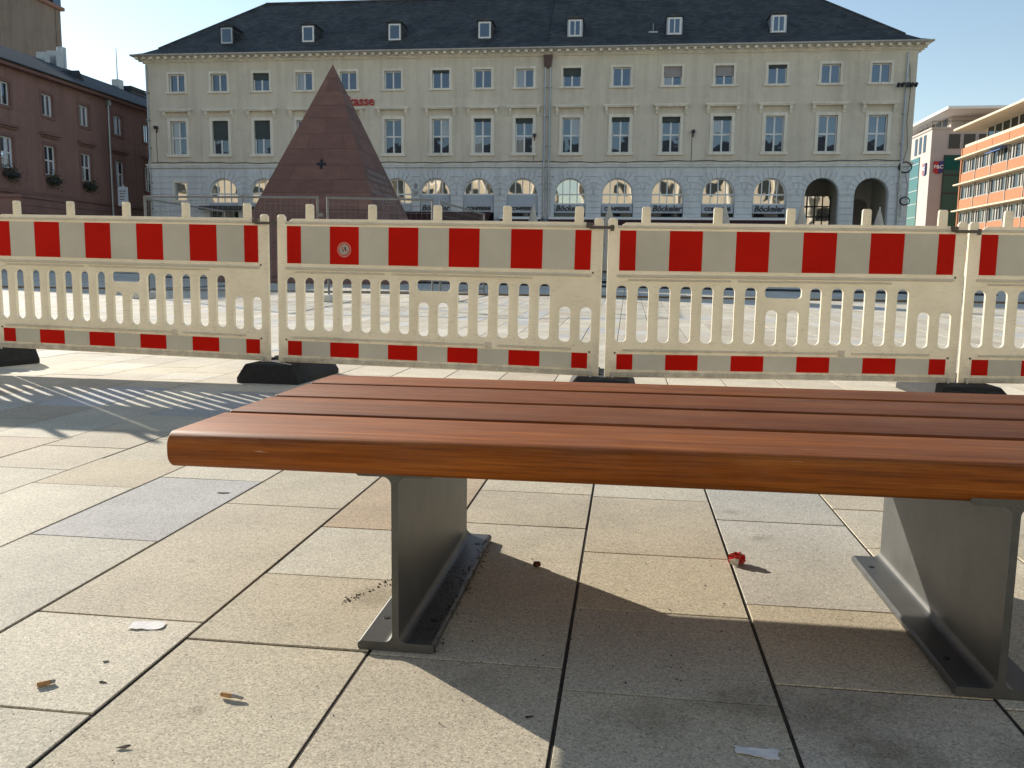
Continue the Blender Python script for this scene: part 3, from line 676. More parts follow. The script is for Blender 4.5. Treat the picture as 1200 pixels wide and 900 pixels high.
# cornice
m = MB(); m.box(UL - .06, UR + .06, -.06, DEP + .06, 12.745, 12.80); m.box(UL - .14, UR + .14, -.14, DEP + .14, 12.802, 12.86)
m.build('cornice', 'trim', bld)
m = MB(); m.box(UL - .56, UR + .56, -.56, DEP + .56, 12.995, 13.075); m.build('cornice', 'trim', bld, .02)
m = MB(); m.box(UL - .20, UR + .20, -.20, DEP + .20, 12.862, 12.992); m.build('cornice', 'trim', bld)
m = MB(); k = UL - .30
while k < UR + .40:
    m.box(k - .085, k + .085, -.50, -.203, 12.87, 12.99); k += 0.465
k = .2
while k < DEP: m.box(UR + .203, UR + .50, k - .085, k + .085, 12.87, 12.99); m.box(UL - .50, UL - .203, k - .085, k + .085, 12.87, 12.99); k += .465
o = m.build('modillions', 'trim', bld); o['kind'] = 'stuff'
m = MB(); m.prism([(-.66, 13.10), (-.64, 13.03), (-.56, 13.0), (-.565, 13.10)], 'x', UL - .6, UR + .6); m.build('gutter', 'metal', bld)
# roof with bell-cast eave
def ringp(i, z): return [(UL - .62 + i, -.62 + i, z), (UR + .62 - i, -.62 + i, z), (UR + .62 - i, DEP + .62 - i, z), (UL - .62 + i, DEP + .62 - i, z)]
HW = (DEP + 1.24) / 2
vv = ringp(0, 13.09) + ringp(.55, 13.30) + ringp(1.2, 13.70) + [(UL - .62 + HW, DEP / 2, 17.55), (UR + .62 - HW, DEP / 2, 17.55)]
ff = []
for L in (0, 4):
    for i in range(4): ff.append((L + i, L + (i + 1) % 4, L + 4 + (i + 1) % 4, L + 4 + i))
ff += [(8, 9, 13, 12), (9, 10, 13), (10, 11, 12, 13), (11, 8, 12), (3, 2, 1, 0)]
m = MB(); m.add(vv, ff); roof = m.build('roof', 'slate', bld)
m = MB(); m.tube([(UL - .62 + HW, DEP / 2, 17.57), (UR + .62 - HW, DEP / 2, 17.57)], .09, 8)
for a, b in ((8, 12), (9, 13)): m.tube([vv[a], vv[b]], .07, 8)
m.build('ridge_tile', 'slate', roof)
m = MB(); zz = 13.62; m.box(-5.02, -4.98, 0.45, 0.60, 13.60, 13.75)
p0, p1 = Vector((-5.0, 0.58, 13.72)), Vector((-5.0, DEP / 2, 17.57)); m.tube([p0, p1], .045, 6); m.build('fire_wall_seam', 'darkmetal', roof)
def roofz(y): return 13.70 + (y - .58) * (17.55 - 13.70) / (HW - 1.2)
# dormers
for i, u in enumerate((-24.25, -19.2, -13.95, -8.63, -3.42, 2.17, 7.86)):
    d = empty('dormer'); d.parent = roof
    y0 = 0.90; z0 = 14.0; z1 = 14.95; w = 0.36
    yb = .58 + (z1 - 13.70) / ((17.55 - 13.70) / (HW - 1.2)) + .15
    bpy.data.objects.remove(d)
    m = MB(); m.box(u - w - .07, u + w + .07, y0 + .05, yb, z0 - .25, z1); o = m.build('dormer', 'slate' if i < 4 else 'metal', roof)
    m = MB(); m.box(u - w - .13, u + w + .13, y0 - .05, yb + .25, z1 + .002, z1 + .07); m.prism([(u - w - .1, z1 + .075), (u + w + .1, z1 + .075), (u, z1 + .22)], 'y', y0 - .02, yb + .4); m.build('dormer_roof', 'slate', o)
    m = MB(); lf = 'white'
    m.box(u - w, u - w + .09, y0, y0 + .06, z0, z1 - .03); m.box(u + w - .09, u + w, y0, y0 + .06, z0, z1 - .03); m.box(u - w + .09, u + w - .09, y0, y0 + .06, z0, z0 + .09); m.box(u - w + .09, u + w - .09, y0, y0 + .06, z1 - .12, z1 - .03)
    if i > 3: m.box(u - .03, u + .03, y0, y0 + .055, z0 + .09, z1 - .12)
    m.build('dormer_window', lf if i not in (0,) else 'metal', o)
    m = MB(); m.box(u - w + .09, u + w - .09, y0 + .02, y0 + .035, z0 + .09, z1 - .12); m.build('dormer_pane', 'glass' if i != 3 else 'glass', o)
m = MB(); m.tube([(1.0, 1.4, 14.0), (1.0, 1.4, 14.75)], .02, 6); m.box(.75, 1.25, 1.2, 1.45, 14.2, 14.28); m.build('roof_vent', 'metal', roof)
# upper windows
def window(u, z0, z1, w, y=0.17, cross=False, blind=0.0, bl_mat='blind', parent=None, gm='glass', fw=.055):
    parent = parent or bld
    m = MB()
    m.box(u - w, u - w + fw, y, y + .07, z0, z1); m.box(u + w - fw, u + w, y, y + .07, z0, z1)
    m.box(u - w + fw, u + w - fw, y, y + .07, z0, z0 + fw); m.box(u - w + fw, u + w - fw, y, y + .07, z1 - fw, z1)
    m.box(u - .045, u + .045, y - .01, y + .06, z0 + fw, z1 - fw)
    if cross:
        zc = z0 + (z1 - z0) * .50; m.box(u - w + fw, u - .046, y - .005, y + .06, zc - .045, zc + .045); m.box(u + .046, u + w - fw, y - .005, y + .06, zc - .045, zc + .045)
    win = m.build('window', 'white', parent)
    halves = ((u - w + fw, u - .045), (u + .045, u + w - fw)); rows = [(z0 + fw, z1 - fw)] if not cross else [(z0 + fw, zc - .045), (zc + .045, z1 - fw)]
    for a, b in halves:
        for c, d in rows:
            tx, tzz = random.uniform(-.004, .004), random.uniform(-.004, .004)
            m = MB(); m.add([(a, y + .035 - tx, c), (b, y + .035 + tx, c), (b, y + .035 + tx + tzz, d), (a, y + .035 - tx + tzz, d)], [(0, 1, 2, 3)]); m.build('pane', 'curtainglass' if gm == 'glass' and random.random() < .10 else gm, win)
    if blind:
        m = MB(); zb = z1 - fw * .5 - (z1 - z0) * blind; n = max(2, int((z1 - zb) / .07))
        for k in range(n):
            a = zb + (z1 - fw * .2 - zb) * k / n; h = (z1 - fw * .2 - zb) / n; m.box(u - w + .012, u + w - .012, y - .05, y - .032, a, a + h * .88)
        m.box(u - w + .014, u + w - .014, y - .031, y - .025, zb, z1)
        m.build('blind', bl_mat, win)
    return win
tb = {2: (.33, 'blind'), 9: (.38, 'blind'), 11: (.5, 'paleblind'), 12: (.5, 'paleblind'), 13: (.12, 'blind'), 6: (.1, 'blind')}
mbd = {1: (.55, 'blind'), 2: (.52, 'blind'), 10: (.10, 'blind'), 11: (.14, 'blind'), 12: (.08, 'blind'), 8: (.12, 'blind'), 7: (.06, 'blind')}
for i, u in enumerate(TOPU):
    if i == 0: gm = 'darkglass'
    window(u, tz0, tz1, tw, blind=tb.get(i, (0,))[0], bl_mat=tb.get(i, (0, 'blind'))[1])
    # surround
    m = MB(); m.box(u - tw - .13, u - tw, -.035, .02, tz0, tz1 + .13); m.box(u + tw, u + tw + .13, -.035, .02, tz0, tz1 + .13); m.box(u - tw - .001, u + tw + .001, -.034, .02, tz1 + .001, tz1 + .129)
    m.build('window_surround', 'trim', bld)
    m = MB(); m.box(u - tw - .20, u + tw + .20, -.11, .03, tz0 - .12, tz0 - .002); m.build('window_sill', 'trim', bld, .01)
    w2 = window(u, mz0, mz1, tw, cross=True, blind=mbd.get(i, (0,))[0], bl_mat=mbd.get(i, (0, 'blind'))[1], gm='glass')
    m = MB(); m.box(u - tw - .17, u - tw, -.045, .02, mz0, mz1 + .17); m.box(u + tw, u + tw + .17, -.045, .02, mz0, mz1 + .17); m.box(u - tw - .001, u + tw + .001, -.044, .02, mz1 + .001, mz1 + .169)
    m.build('window_surround', 'trim', bld)
    m = MB(); m.box(u - tw - .24, u + tw + .24, -.12, .03, mz0 - .16, mz0 - .002); m.build('window_sill', 'trim', bld, .01)
    m = MB(); m.box(u - .93, u + .93, -.27, .02, 9.88, 9.94); m.box(u - .97, u + .97, -.31, .02, 9.942, 10.03); m.build('window_hood', 'trim', bld, .008)
    for s in (-1, 1):
        m = MB(); c = u + s * .80; m.prism([(-.22, 9.878), (.02, 9.878), (.02, 9.50), (-.06, 9.50), (-.10, 9.60), (-.20, 9.72)], 'x', c - .075, c + .075); m.build('hood_bracket', 'trim', bld)
# ground floor rustication
zc0, dzc = 2.30, 0.345
edges_u = [UL] + sum([[u - RA, u + RA] for u in ARU[1:]], []) + [UR]
for k in range(12):
    z0 = zc0 + k * dzc; z1 = z0 + dzc - .035
    for p in range(0, len(edges_u), 2):
        a, b = edges_u[p], edges_u[p + 1]
        zm = (z0 + z1) / 2
        def ext(z):
            if z > ZS - .05:
                rr = RA + .46; dz = z - ZS
                return RA - (math.sqrt(max(0, rr * rr - dz * dz)) if dz < rr else 0)
            return -.02
        e = ext(zm)
        a2 = a - e if p > 0 else a; b2 = b + e if p < len(edges_u) - 2 else b
        if z1 > 6.58: continue
        if b2 - a2 < .12: continue
        if p == 0 and z1 > 4.65 and z0 < 5.80:
            for q, r_ in ((a2, ARU[0] - .50), (ARU[0] + .50, b2)):
                if r_ - q > .1:
                    m = MB(); m.box(q + .004, r_ - .004, -.045, .01, z0, z1); m.build('stone_course', 'lower', bld, .012, 1)
            continue
        m = MB(); m.box(a2 + .004, b2 - .004, -.045, .01, z0, z1); m.build('stone_course', 'lower', bld, .012, 1)
for u in ARU[1:]:
    m = MB(); nV = 13
    for k in range(nV):
        a0, a1 = math.pi * k / nV + .012, math.pi * (k + 1) / nV - .012
        ri, ro = RA + .005, RA + .42 + (.10 if k == nV // 2 else 0)
        pr = [(u + r_ * math.cos(a), ZS + r_ * math.sin(a)) for r_, a in ((ri, a0), (ro, a0), (ro, (a0 + a1) / 2), (ro, a1), (ri, a1), (ri, (a0 + a1) / 2))]
        m.prism(pr, 'y', -.05, .008)
    m.build('voussoirs', 'lower', bld)
    m = MB()
    for s in (-1, 1): m.box(u + s * (RA + .17) - .16, u + s * (RA + .17) + .16, -.085, .01, ZS - .08, ZS - .005)
    m.build('impost', 'lower', bld)
m = MB(); u = ARU[0]; m.box(u - .50, u - .38, -.04, .02, 4.60, 5.87); m.box(u + .38, u + .50, -.04, .02, 4.60, 5.87); m.box(u - .379, u + .379, -.039, .02, 5.751, 5.87); m.box(u - .379, u + .379, -.06, .02, 4.60, 4.719); m.build('window_surround', 'trim', bld)
m = MB(); m.box(u - .379, u + .379, .17, .2, 4.72, 5.749); w0 = m.build('window', 'shopglass', bld)
# arched shop windows
for i, u in enumerate(ARU[1:14], 1):
    lowz = 4.55
    r1 = RA - .001; r0 = RA - .075; n = 20
    m = MB(); vv = []; ff = []
    for k in range(n + 1):
        a = math.pi * k / n
        for r_ in (r1, r0):
            for y in (.16, .22): vv.append((u + r_ * math.cos(a), y, ZS + r_ * math.sin(a)))
    for k in range(n):
        o_ = k * 4
        ff += [(o_, o_ + 4, o_ + 5, o_ + 1), (o_ + 2, o_ + 3, o_ + 7, o_ + 6), (o_, o_ + 2, o_ + 6, o_ + 4), (o_ + 1, o_ + 5, o_ + 7, o_ + 3)]
    m.add(vv, ff)
    m.box(u - r1, u - r0, .16, .22, lowz, ZS); m.box(u + r0, u + r1, .16, .22, lowz, ZS)
    m.box(u - r0, u + r0, .155, .215, lowz, lowz + .06); m.box(u - r0, u + r0, .154, .21, ZS - .04, ZS + .04)
    nb = 3
    for q in range(nb):
        xx = -r0 + 2 * r0 * (q + 1) / (nb + 1); top = ZS + math.sqrt(r0 * r0 - xx * xx); m.box(u + xx - .03, u + xx + .03, .158, .205, ZS + .04, top); m.box(u + xx - .03, u + xx + .03, .158, .205, lowz + .06, ZS - .04)
    aw = m.build('arched_window', 'white', bld)
    pts = [(u - r0, .19, lowz + .03), (u + r0, .19, lowz + .03)] + [(u + r0 * math.cos(math.pi * k / 20), .19 + .006 * math.sin(i + k), ZS + r0 * math.sin(math.pi * k / 20)) for k in range(21)]
    pts = [(x, .19, z) for x, y, z in pts]
    m = MB(); m.add(pts, [tuple(range(len(pts)))]); m.build('pane', 'shopglass', aw)
    if i in (6, 7, 8):
        m = MB(); m.box(u - .86, u + .86, .11, .14, 4.50, 5.06); m.build('parapet_glass', 'signpanel', aw)
    m = MB(); m.box(u - .88, u + .88, .06, .15, 4.06, 4.545); m.build('sign_board', 'signpanel', bld)
    m = MB(); m.box(u - .88, u + .88, .20, .24, .1, 4.05); m.build('shop_front', 'darkglass', bld)
    if i in (9, 11, 13, 6):
        tm = text_mesh('Böckeler', .45, .012, .25, .012); o = link('sign_lettering', tm, 'black', bld); o.location = (u, .045, 4.17)
    elif i in (7, 8, 10, 12):
        tm = text_mesh('CONFISERIE', .27, .012, 0, .012); o = link('sign_lettering', tm, 'black', bld); o.location = (u, .045, 4.20)
# awnings over the ground floor
def awning(u0, u1, z0, z1, d, txt=None):
    m = MB(); m.prism([(-.02, z1 + .12), (-.02, z1), (-d, z1 - .10), (-d, z1 + .02)], 'x', u0, u1); aw = m.build('awning', 'white', bld)
    m = MB(); nx = int((u1 - u0) / .5)
    for k in range(nx):
        a = u0 + (u1 - u0) * k / nx; b = u0 + (u1 - u0) * (k + 1) / nx; yy = -d - .02 - (.012 if k % 2 else 0)
        m.box(a, b, yy, yy + .015, z0, z1 - .10)
    m.build('valance', 'awning', aw)
    if txt:
        for uu, t in txt:
            tm = text_mesh(t, .26, .008, 0, .006); o = link('awning_lettering', tm, 'pink', aw); o.location = (uu, -d - .055, z0 + .06)
awning(-7.4, -5.05, 3.18, 3.72, 1.1)
awning(-4.6, 9.0, 3.18, 3.72, 1.1, [(-3.5, 'Café'), (2.05, 'Conditorei'), (7.6, 'Confiserie')])
m = MB()
for k in range(5): m.box(-14.0, -8.0, -2.2 + k * .42, -1.80 + k * .42, 3.30 + k * .16, 3.42 + k * .16)
m.build('slatted_awning', 'awning', bld)
m = MB(); m.box(-14.0, -8.0, -2.24, -2.21, 2.4, 3.29); m.build('awning_curtain', 'awning', bld)
m = MB(); m.box(-25.6, -22.4, -.75, -.03, 4.12, 4.34); m.build('door_canopy', 'darkmetal', bld)
# open arches: vaulted passage behind
px0, px1 = 9.2, 14.6
m = MB(); m.box(px0, px0 + .12, WT + .01, 5.2, 0, 6.55); m.box(px1 - .12, px1, WT + .01, 5.2, 0, 6.55); m.box(px0 + .121, px1 - .121, WT + .01, 5.2, 6.35, 6.55)
m.build('passage_wall', 'interior', bld)
lp = [[(px0 + .13, 0), (px1 - .13, 0), (px1 - .13, 6.34), (px0 + .13, 6.34)]] + [arch_loop(c, .52, .1, 4.75, 12) for c in (12.55, 13.75)]
me = plate_mesh('passage_back_wall', lp, .25); o = link('passage_back_wall', me, 'interior', bld); o.location = (0, 5.0, 0)
for c in (12.55, 13.75):
    m = MB(); m.box(c - .6, c + .6, 5.14, 5.20, .05, 5.4); m.build('passage_door', 'paleblind', bld)
m = MB(); m.box(11.78, 11.96, 1.2, 4.86, .01, 6.34); m.build('passage_wall', 'interior', bld)
m = MB(); m.add([(10.0, 3.6, .3), (11.76, 3.3, .3), (11.76, 3.3, 5.3), (10.0, 3.6, 5.3)], [(0, 1, 2, 3)]); sg = m.build('shop_front', 'shopglass', bld)
m = MB()
for x in (10.0, 10.42, 10.86, 11.30, 11.72): m.box(x - .03, x + .03, 3.3, 3.42, .3, 5.3)
for z in (2.9, 4.1, 4.7): m.box(9.98, 11.76, 3.28, 3.40, z - .03, z + .03)
m.build('shop_front_frame', 'darkmetal', sg)
# downpipes, cables, lamps
def pipe(u, z1, name='downpipe', off=-.14, r=.055):
    m = MB(); m.tube([(u, off, 0.2), (u, off, 6.2), (u, off - .1, 6.55), (u, off - .1, 6.95), (u, off, 7.2), (u, off, z1)], r, 8); dp = m.build(name, 'metal', bld)
    m = MB()
    for z in (2.5, 4.2, 5.7, 7.8, 9.4, 11.0): m.box(u - .09, u + .09, off - .065, .0, z, z + .05)
    m.build('pipe_bracket', 'metal', dp)
    return dp
dp = pipe(-4.98, 12.1); pipe(-4.70, 12.1)
m = MB(); m.prism([(-5.10, 12.75), (-4.58, 12.75), (-4.66, 12.10), (-5.04, 12.10)], 'y', -.24, -.04); m.build('rain_hopper', 'copper', bld)
pipe(14.52, 12.6); pipe(UL + .12, 12.6, r=.045)
def cable(pts, r=.018, name='cable'):
    m = MB(); m.tube(pts, r, 5); return m.build(name, 'black', bld)
cpt = []
for k in range(90):
    u = UL + .3 + (UR - .4 - UL - .3) * k / 89; cpt.append((u, -.19, 6.90 + .025 * math.sin(k * 1.7) + .03 * math.sin(k * .31)))
cable(cpt, .022)
cable([(14.62, -.12, 12.0), (14.75, -.13, 10.6), (14.68, -.13, 9.0), (14.80, -.14, 7.6), (14.62, -.2, 6.9)], .018)
for (cu_, cz_, r_) in ((14.75, 6.55, .36), (14.85, 4.75, .27)):
    m = MB()
    for t in range(3):
        rr = r_ * (1 - .07 * t); m.tube([(cu_ + rr * math.cos(a * .3142), -.16 - .02 * t, cz_ + rr * .85 * math.sin(a * .3142)) for a in range(21)], .017, 5)
    m.build('cable_coil', 'black', bld)
cable([(14.78, -.14, 6.2), (14.95, -.14, 5.6), (14.9, -.14, 5.0)], .015)
m = MB(); m.box(14.45, 14.70, -.30, -.20, 10.75, 11.0); m.box(13.98, 14.95, -.34, -.31, 10.84, 10.90)
for x in (14.05, 14.25, 14.75, 14.95): m.tube([(x, -.45, 10.9), (x, -.30, 10.78)], .09, 8)
m.build('floodlights', 'darkmetal', bld)
for u, z in ((3.35, 8.45), (-5.55, 8.3), (-28.4, 8.9)):
    m = MB(); m.box(u - .09, u + .09, -.28, -.04, z, z + .16); m.box(u - .03, u + .03, -.08, -.002, z - .2, z); m.tube([(u - .06, -.02, z - .1), (u - .05, -.02, 6.95)], .012, 5); m.build('wall_lamp', 'darkmetal', bld)
m = MB(); m.box(14.25 + .45, 14.25 + .75, -.10, -.02, 3.9, 4.6); m.build('meter_box', 'interior', bld)
tm = text_mesh('Sparkasse', .74, .03, 0, .012, 'RIGHT'); o = link('red_lettering', tm, 'redletter', bld); o.location = (-14.92, -.06, 10.16)

# ------------------------------------------------------------------ red town hall on the left (faces +X)
TX = -33.0
th = empty('town_hall', (TX, 50, 0), 0, 'dark red town hall wing with flower boxes at the left edge', 'building')
def wpt(y, z): return (y - 50, z)
cols_y = [42.66, 46.12, 49.45, 52.95, 56.4, 59.8]
loops = [[wpt(41.3, 0), wpt(78, 0), wpt(78, 11.1), wpt(41.3, 11.1)]]
for y in cols_y:
    loops.append([wpt(y - .48, 9.10), wpt(y + .48, 9.10), wpt(y + .48, 10.32), wpt(y - .48, 10.32)]); loops.append([wpt(y - .50, 5.82), wpt(y + .50, 5.82), wpt(y + .50, 7.48), wpt(y - .50, 7.48)])
me = plate_mesh('facade_wall', loops, .4)
# local frame of the facade: x along the wall (world +Y), facing world +X
face = empty('facade_frame'); bpy.data.objects.remove(face)
RM = Matrix(((0, -1, 0, 0), (1, 0, 0, 0), (0, 0, 1, 0), (0, 0, 0, 1)))   # (u, d, z): d into the wall -> world -X
def turn(o): o.matrix_local = RM @ o.matrix_local; return o
o = link('facade_wall', me, 'redwall', th); o.location = (0, .2, 0); o.matrix_local = RM @ Matrix.Translation((0, .2, 0))
for i, y in enumerate(cols_y):
    u = y - 50
    w = window(u, 9.10, 10.32, .48, y=.13, cross=False, parent=th, gm='glass', fw=.08); w.matrix_local = RM
    w = window(u, 5.82, 7.48, .50, y=.13, cross=True, parent=th, gm='glass', fw=.08); w.matrix_local = RM
    for (z0, z1, ww) in ((9.10, 10.32, .48), (5.82, 7.48, .50)):
        m = MB(); m.box(u - ww - .18, u - ww, -.03, .02, z0 - .15, z1 + .18); m.box(u + ww, u + ww + .18, -.03, .02, z0 - .15, z1 + .18); m.box(u - ww - .001, u + ww + .001, -.029, .02, z1 + .001, z1 + .179); m.box(u - ww - .001, u + ww + .001, -.06, .02, z0 - .149, z0 - .001)
        o = m.build('window_surround', 'redstone', th); o.matrix_local = RM
    m = MB(); m.box(u - .82, u + .82, -.24, .02, 8.02, 8.16); m.box(u - .74, u + .74, -.12, .02, 7.90, 8.018); o = m.build('window_hood', 'redstone', th); o.matrix_local = RM
    if i < 3:
        m = MB(); m.box(u - .50, u + .50, -.34, -.07, 5.40, 5.62); fb = m.build('flower_box', 'darkmetal', th); fb.matrix_local = RM
        rg = random.Random(i); m = MB()
        for k in range(420):
            a = rg.gauss(0, .28); b = rg.gauss(-.22, .12); c = 5.55 + rg.gauss(-.02, .22); s = rg.uniform(.03, .075); t = rg.uniform(0, 6.28); q = rg.uniform(-1, 1)
            p = Vector((a, b, c)); d1 = Vector((math.cos(t), math.sin(t) * .6, q)).normalized() * s; d2 = d1.cross(Vector((rg.uniform(-1, 1), rg.uniform(-1, 1), rg.uniform(-1, 1)))).normalized() * s * .5
            m.add([p - d1 + Vector((u, 0, 0)), p + d2 + Vector((u, 0, 0)), p + d1 + Vector((u, 0, 0)), p - d2 + Vector((u, 0, 0))], [(0, 1, 2, 3)])
        o = m.build('foliage', 'leafgreen', fb)
for nm, x0, x1, z0, z1, d, mt in (('eaves_cornice', -9.0, 28, 11.102, 11.28, .40, 'redstone'), ('string_course', -8.69, 28, 4.55, 4.75, .14, 'redstone'), ('plinth', -8.69, 28, 0, 1.2, .18, 'redstone')):
    m = MB(); m.box(x0, x1, -d, .2, z0, z1); o = m.build(nm, mt, th); o.matrix_local = RM
for k in range(9):
    m = MB(); m.box(-8.69, 28, -.06, .02, 1.25 + k * .36, 1.25 + k * .36 + .33); o = m.build('stone_course', 'redstone', th); o.matrix_local = RM
m = MB(); m.box(-8.6, -4.6, -1.6, -.07, 0, 4.2); m.box(-8.7, -4.5, -1.7, -.065, 4.202, 4.36)
for k in range(10): m.box(-8.62, -4.58, -1.64, -1.601, .3 + k * .39, .3 + k * .39 + .34)
o = m.build('portal_block', 'redstone', th); o.matrix_local = RM
m = MB(); m.tube([(1.75, -.14, .1), (1.75, -.14, 11.0)], .07, 8); o = m.build('downpipe', 'metal', th); o.matrix_local = RM
m = MB(); m.box(1.60, 1.90, -.26, -.02, 10.75, 11.08); o = m.build('rain_hopper', 'metal', th); o.matrix_local = RM
m = MB(); m.box(-8.7, 28, 12.0, 12.4, 0, 11.1); m.box(-8.7, -8.3, .41, 11.99, 0, 11.1); m.box(27.6, 28, .41, 11.99, 0, 11.1); o = m.build('side_wall', 'redwall', th); o.matrix_local = RM
m = MB(); m.prism([(-.55, 11.29), (-.55, 11.35), (6.2, 14.30), (12.9, 11.35), (12.9, 11.29)], 'x', -9.0, 28.4); rf = m.build('roof', 'slate', th); rf.matrix_local = RM
m = MB(); m.box(5.0, 5.7, 5.5, 6.2, 13.6, 15.0); m.tube([(6.3, 6.0, 13.9), (6.3, 6.0, 15.5)], .3, 10); m.box(4.1, 4.6, 5.7, 6.3, 13.8, 14.7); m.build('roof_vent', 'metal', rf)
m = MB(); m.prism([(1.4, 12.35), (2.4, 12.35), (1.9, 12.95)], 'y', 1.8, 3.2); m.build('roof_hatch', 'slate', rf)
m = MB(); m.tube([(12.8, 6.0, 14.0), (12.8, 6.0, 17.1)], [.06, .025], 6); m.box(12.5, 13.1, 5.7, 6.3, 14.0, 14.75); m.build('antenna_mast', 'metal', rf)
m = MB(); m.box(13.6, 16.5, 5.4, 6.6, 13.8, 14.5); m.build('roof_box', 'slate', rf)

# tower behind the town hall
tower = empty('town_hall_tower', (-62.0, 81, 0), 0, 'massive plain brown grey tower rising behind the red town hall roof', 'tower')
m = MB(); m.box(-6, 3.4, -3.7, 3.7, 0, 26.6); m.build('shaft', 'towerwall', tower)
m = MB(); m.box(-6.3, 3.75, -4.05, 4.05, 26.6, 26.95); m.build('ledge', 'redstone', tower, .05)
for y in (-3.3, 3.3):
    m = MB(); m.box(3.401, 3.46, y - .39, y + .39, 12, 26.59); m.build('pilaster', 'towerwall', tower)
m = MB(); m.box(-5.5, 2.9, -3.2, 3.2, 26.952, 34); m.build('upper_storey', 'towerwall', tower)
for y in (-1.6, 1.6):
    m = MB(); m.box(2.86, 2.95, y - .6, y + .6, 28.5, 32); m.build('belfry_opening', 'darkglass', tower)
m = MB(); m.box(3.0, 3.5, 2.6, 3.8, 26.953, 28.4); m.build('balcony_glass', 'glass', tower)

# ------------------------------------------------------------------ pyramid
PA = Vector((-9.44, 27.0, 7.10)); SL = 0.412
pyr = empty('pyramid', (PA.x, PA.y, 0), R(0), 'red sandstone pyramid standing on the square behind a mesh fence', 'monument')
HT = PA.z
m = MB(); w = (HT) * SL - .03; m.add([(-w, -w, 0), (w, -w, 0), (w, w, 0), (-w, w, 0), (0, 0, HT - .06)], [(0, 1, 4), (1, 2, 4), (2, 3, 4), (3, 0, 4), (3, 2, 1, 0)]); m.build('core', 'sandjoint', pyr)
rg = random.Random(5); zc = 0.0; course = 0; hs = []
while zc < HT - .5:
    h = rg.uniform(.40, .52); hs.append((zc, min(zc + h, HT - .45))); zc += h
for ci, (za, zb) in enumerate(hs):
    wa, wb = (HT - za) * SL, (HT - zb) * SL
    nb = max(1, round(2 * wa / 1.25)); cuts = [0] + sorted((k + (.5 if ci % 2 else 0) + rg.uniform(-.16, .16)) / nb for k in range(0 if ci % 2 else 1, nb)) + [1]
    cuts = [c for c in cuts if 0 <= c <= 1]
    for side in range(4):
        rot = Matrix.Rotation(math.pi / 2 * side, 3, 'Z')
        for a, b in zip(cuts, cuts[1:]):
            if b - a < .05: continue
            g_ = .0028
            ends = (a == 0, b == 1)
            def P(t, w_, z, inn): return rot @ Vector((-w_ + 2 * w_ * t, -w_ + inn, z))
            pr = rg.uniform(-.004, .004)
            ja, jb = (0 if ends[0] else g_ / (2 * wa)), (0 if ends[1] else g_ / (2 * wa))
            o4 = [P(a + ja, wa - (za * 0), za + g_, pr), P(b - jb, wa, za + g_, pr), P(b - jb, wb, zb - g_, pr), P(a + ja, wb, zb - g_, pr)]
            i4 = [p + rot @ Vector((0, .10, 0)) for p in o4]
            ins = .10
            if ends[0]: i4[0] += rot @ Vector((ins, 0, 0)); i4[3] += rot @ Vector((ins, 0, 0))
            if ends[1]: i4[1] -= rot @ Vector((ins, 0, 0)); i4[2] -= rot @ Vector((ins, 0, 0))
            m = MB(); m.add(o4 + i4, [(0, 1, 2, 3), (0, 4, 5, 1), (1, 5, 6, 2), (2, 6, 7, 3), (3, 7, 4, 0), (7, 6, 5, 4)]); m.build('stone_block', 'sandstone', pyr)
zt = hs[-1][1]; w = (HT - zt) * SL
m = MB(); m.add([(-w, -w, zt + .004), (w, -w, zt + .004), (w, w, zt + .004), (-w, w, zt + .004), (0, 0, HT)], [(0, 1, 4), (1, 2, 4), (2, 3, 4), (3, 0, 4), (3, 2, 1, 0)]); m.build('capstone', 'sandstone', pyr)
# cross-shaped opening on the front face
def on_front(x, z, out=.012): w_ = (HT - z) * SL; return (x, -w_ - out, z)
cz, cx = 3.86, .06; m = MB()
for (dx, dz) in ((.045, .15), (.15, .045)):
    m.add([on_front(cx - dx, cz - dz), on_front(cx + dx, cz - dz), on_front(cx + dx, cz + dz), on_front(cx - dx, cz + dz)], [(0, 1, 2, 3)])
    m.v[-4:] = [(p[0], p[1] - (.002 if dx > .1 else 0), p[2]) for p in m.v[-4:]]
o = m.build('cross_opening', 'black', pyr)
# inscription lines on the right-hand face: rows of short cut letters, unreadable at this distance
m = MB(); rg = random.Random(2)
for r_ in range(5):
    z = 3.62 - r_ * .21; w_ = (HT - z) * SL; y = -w_ + .35 + (.0 if r_ < 4 else .7); yend = w_ - (.5 if r_ < 4 else 1.2)
    while y < yend:
        L = rg.choice([.06, .08, .05, .09])
        if rg.random() < .16: y += .09; continue
        z1 = z + .12; wa, wb = (HT - z) * SL + .008, (HT - z1) * SL + .008
        m.add([(wa, y, z), (wa, y + L * .45, z), (wb, y + L * .45, z1), (wb, y, z1)], [(0, 1, 2, 3)]); y += L + .02
m.build('inscription', 'paleblind', pyr)

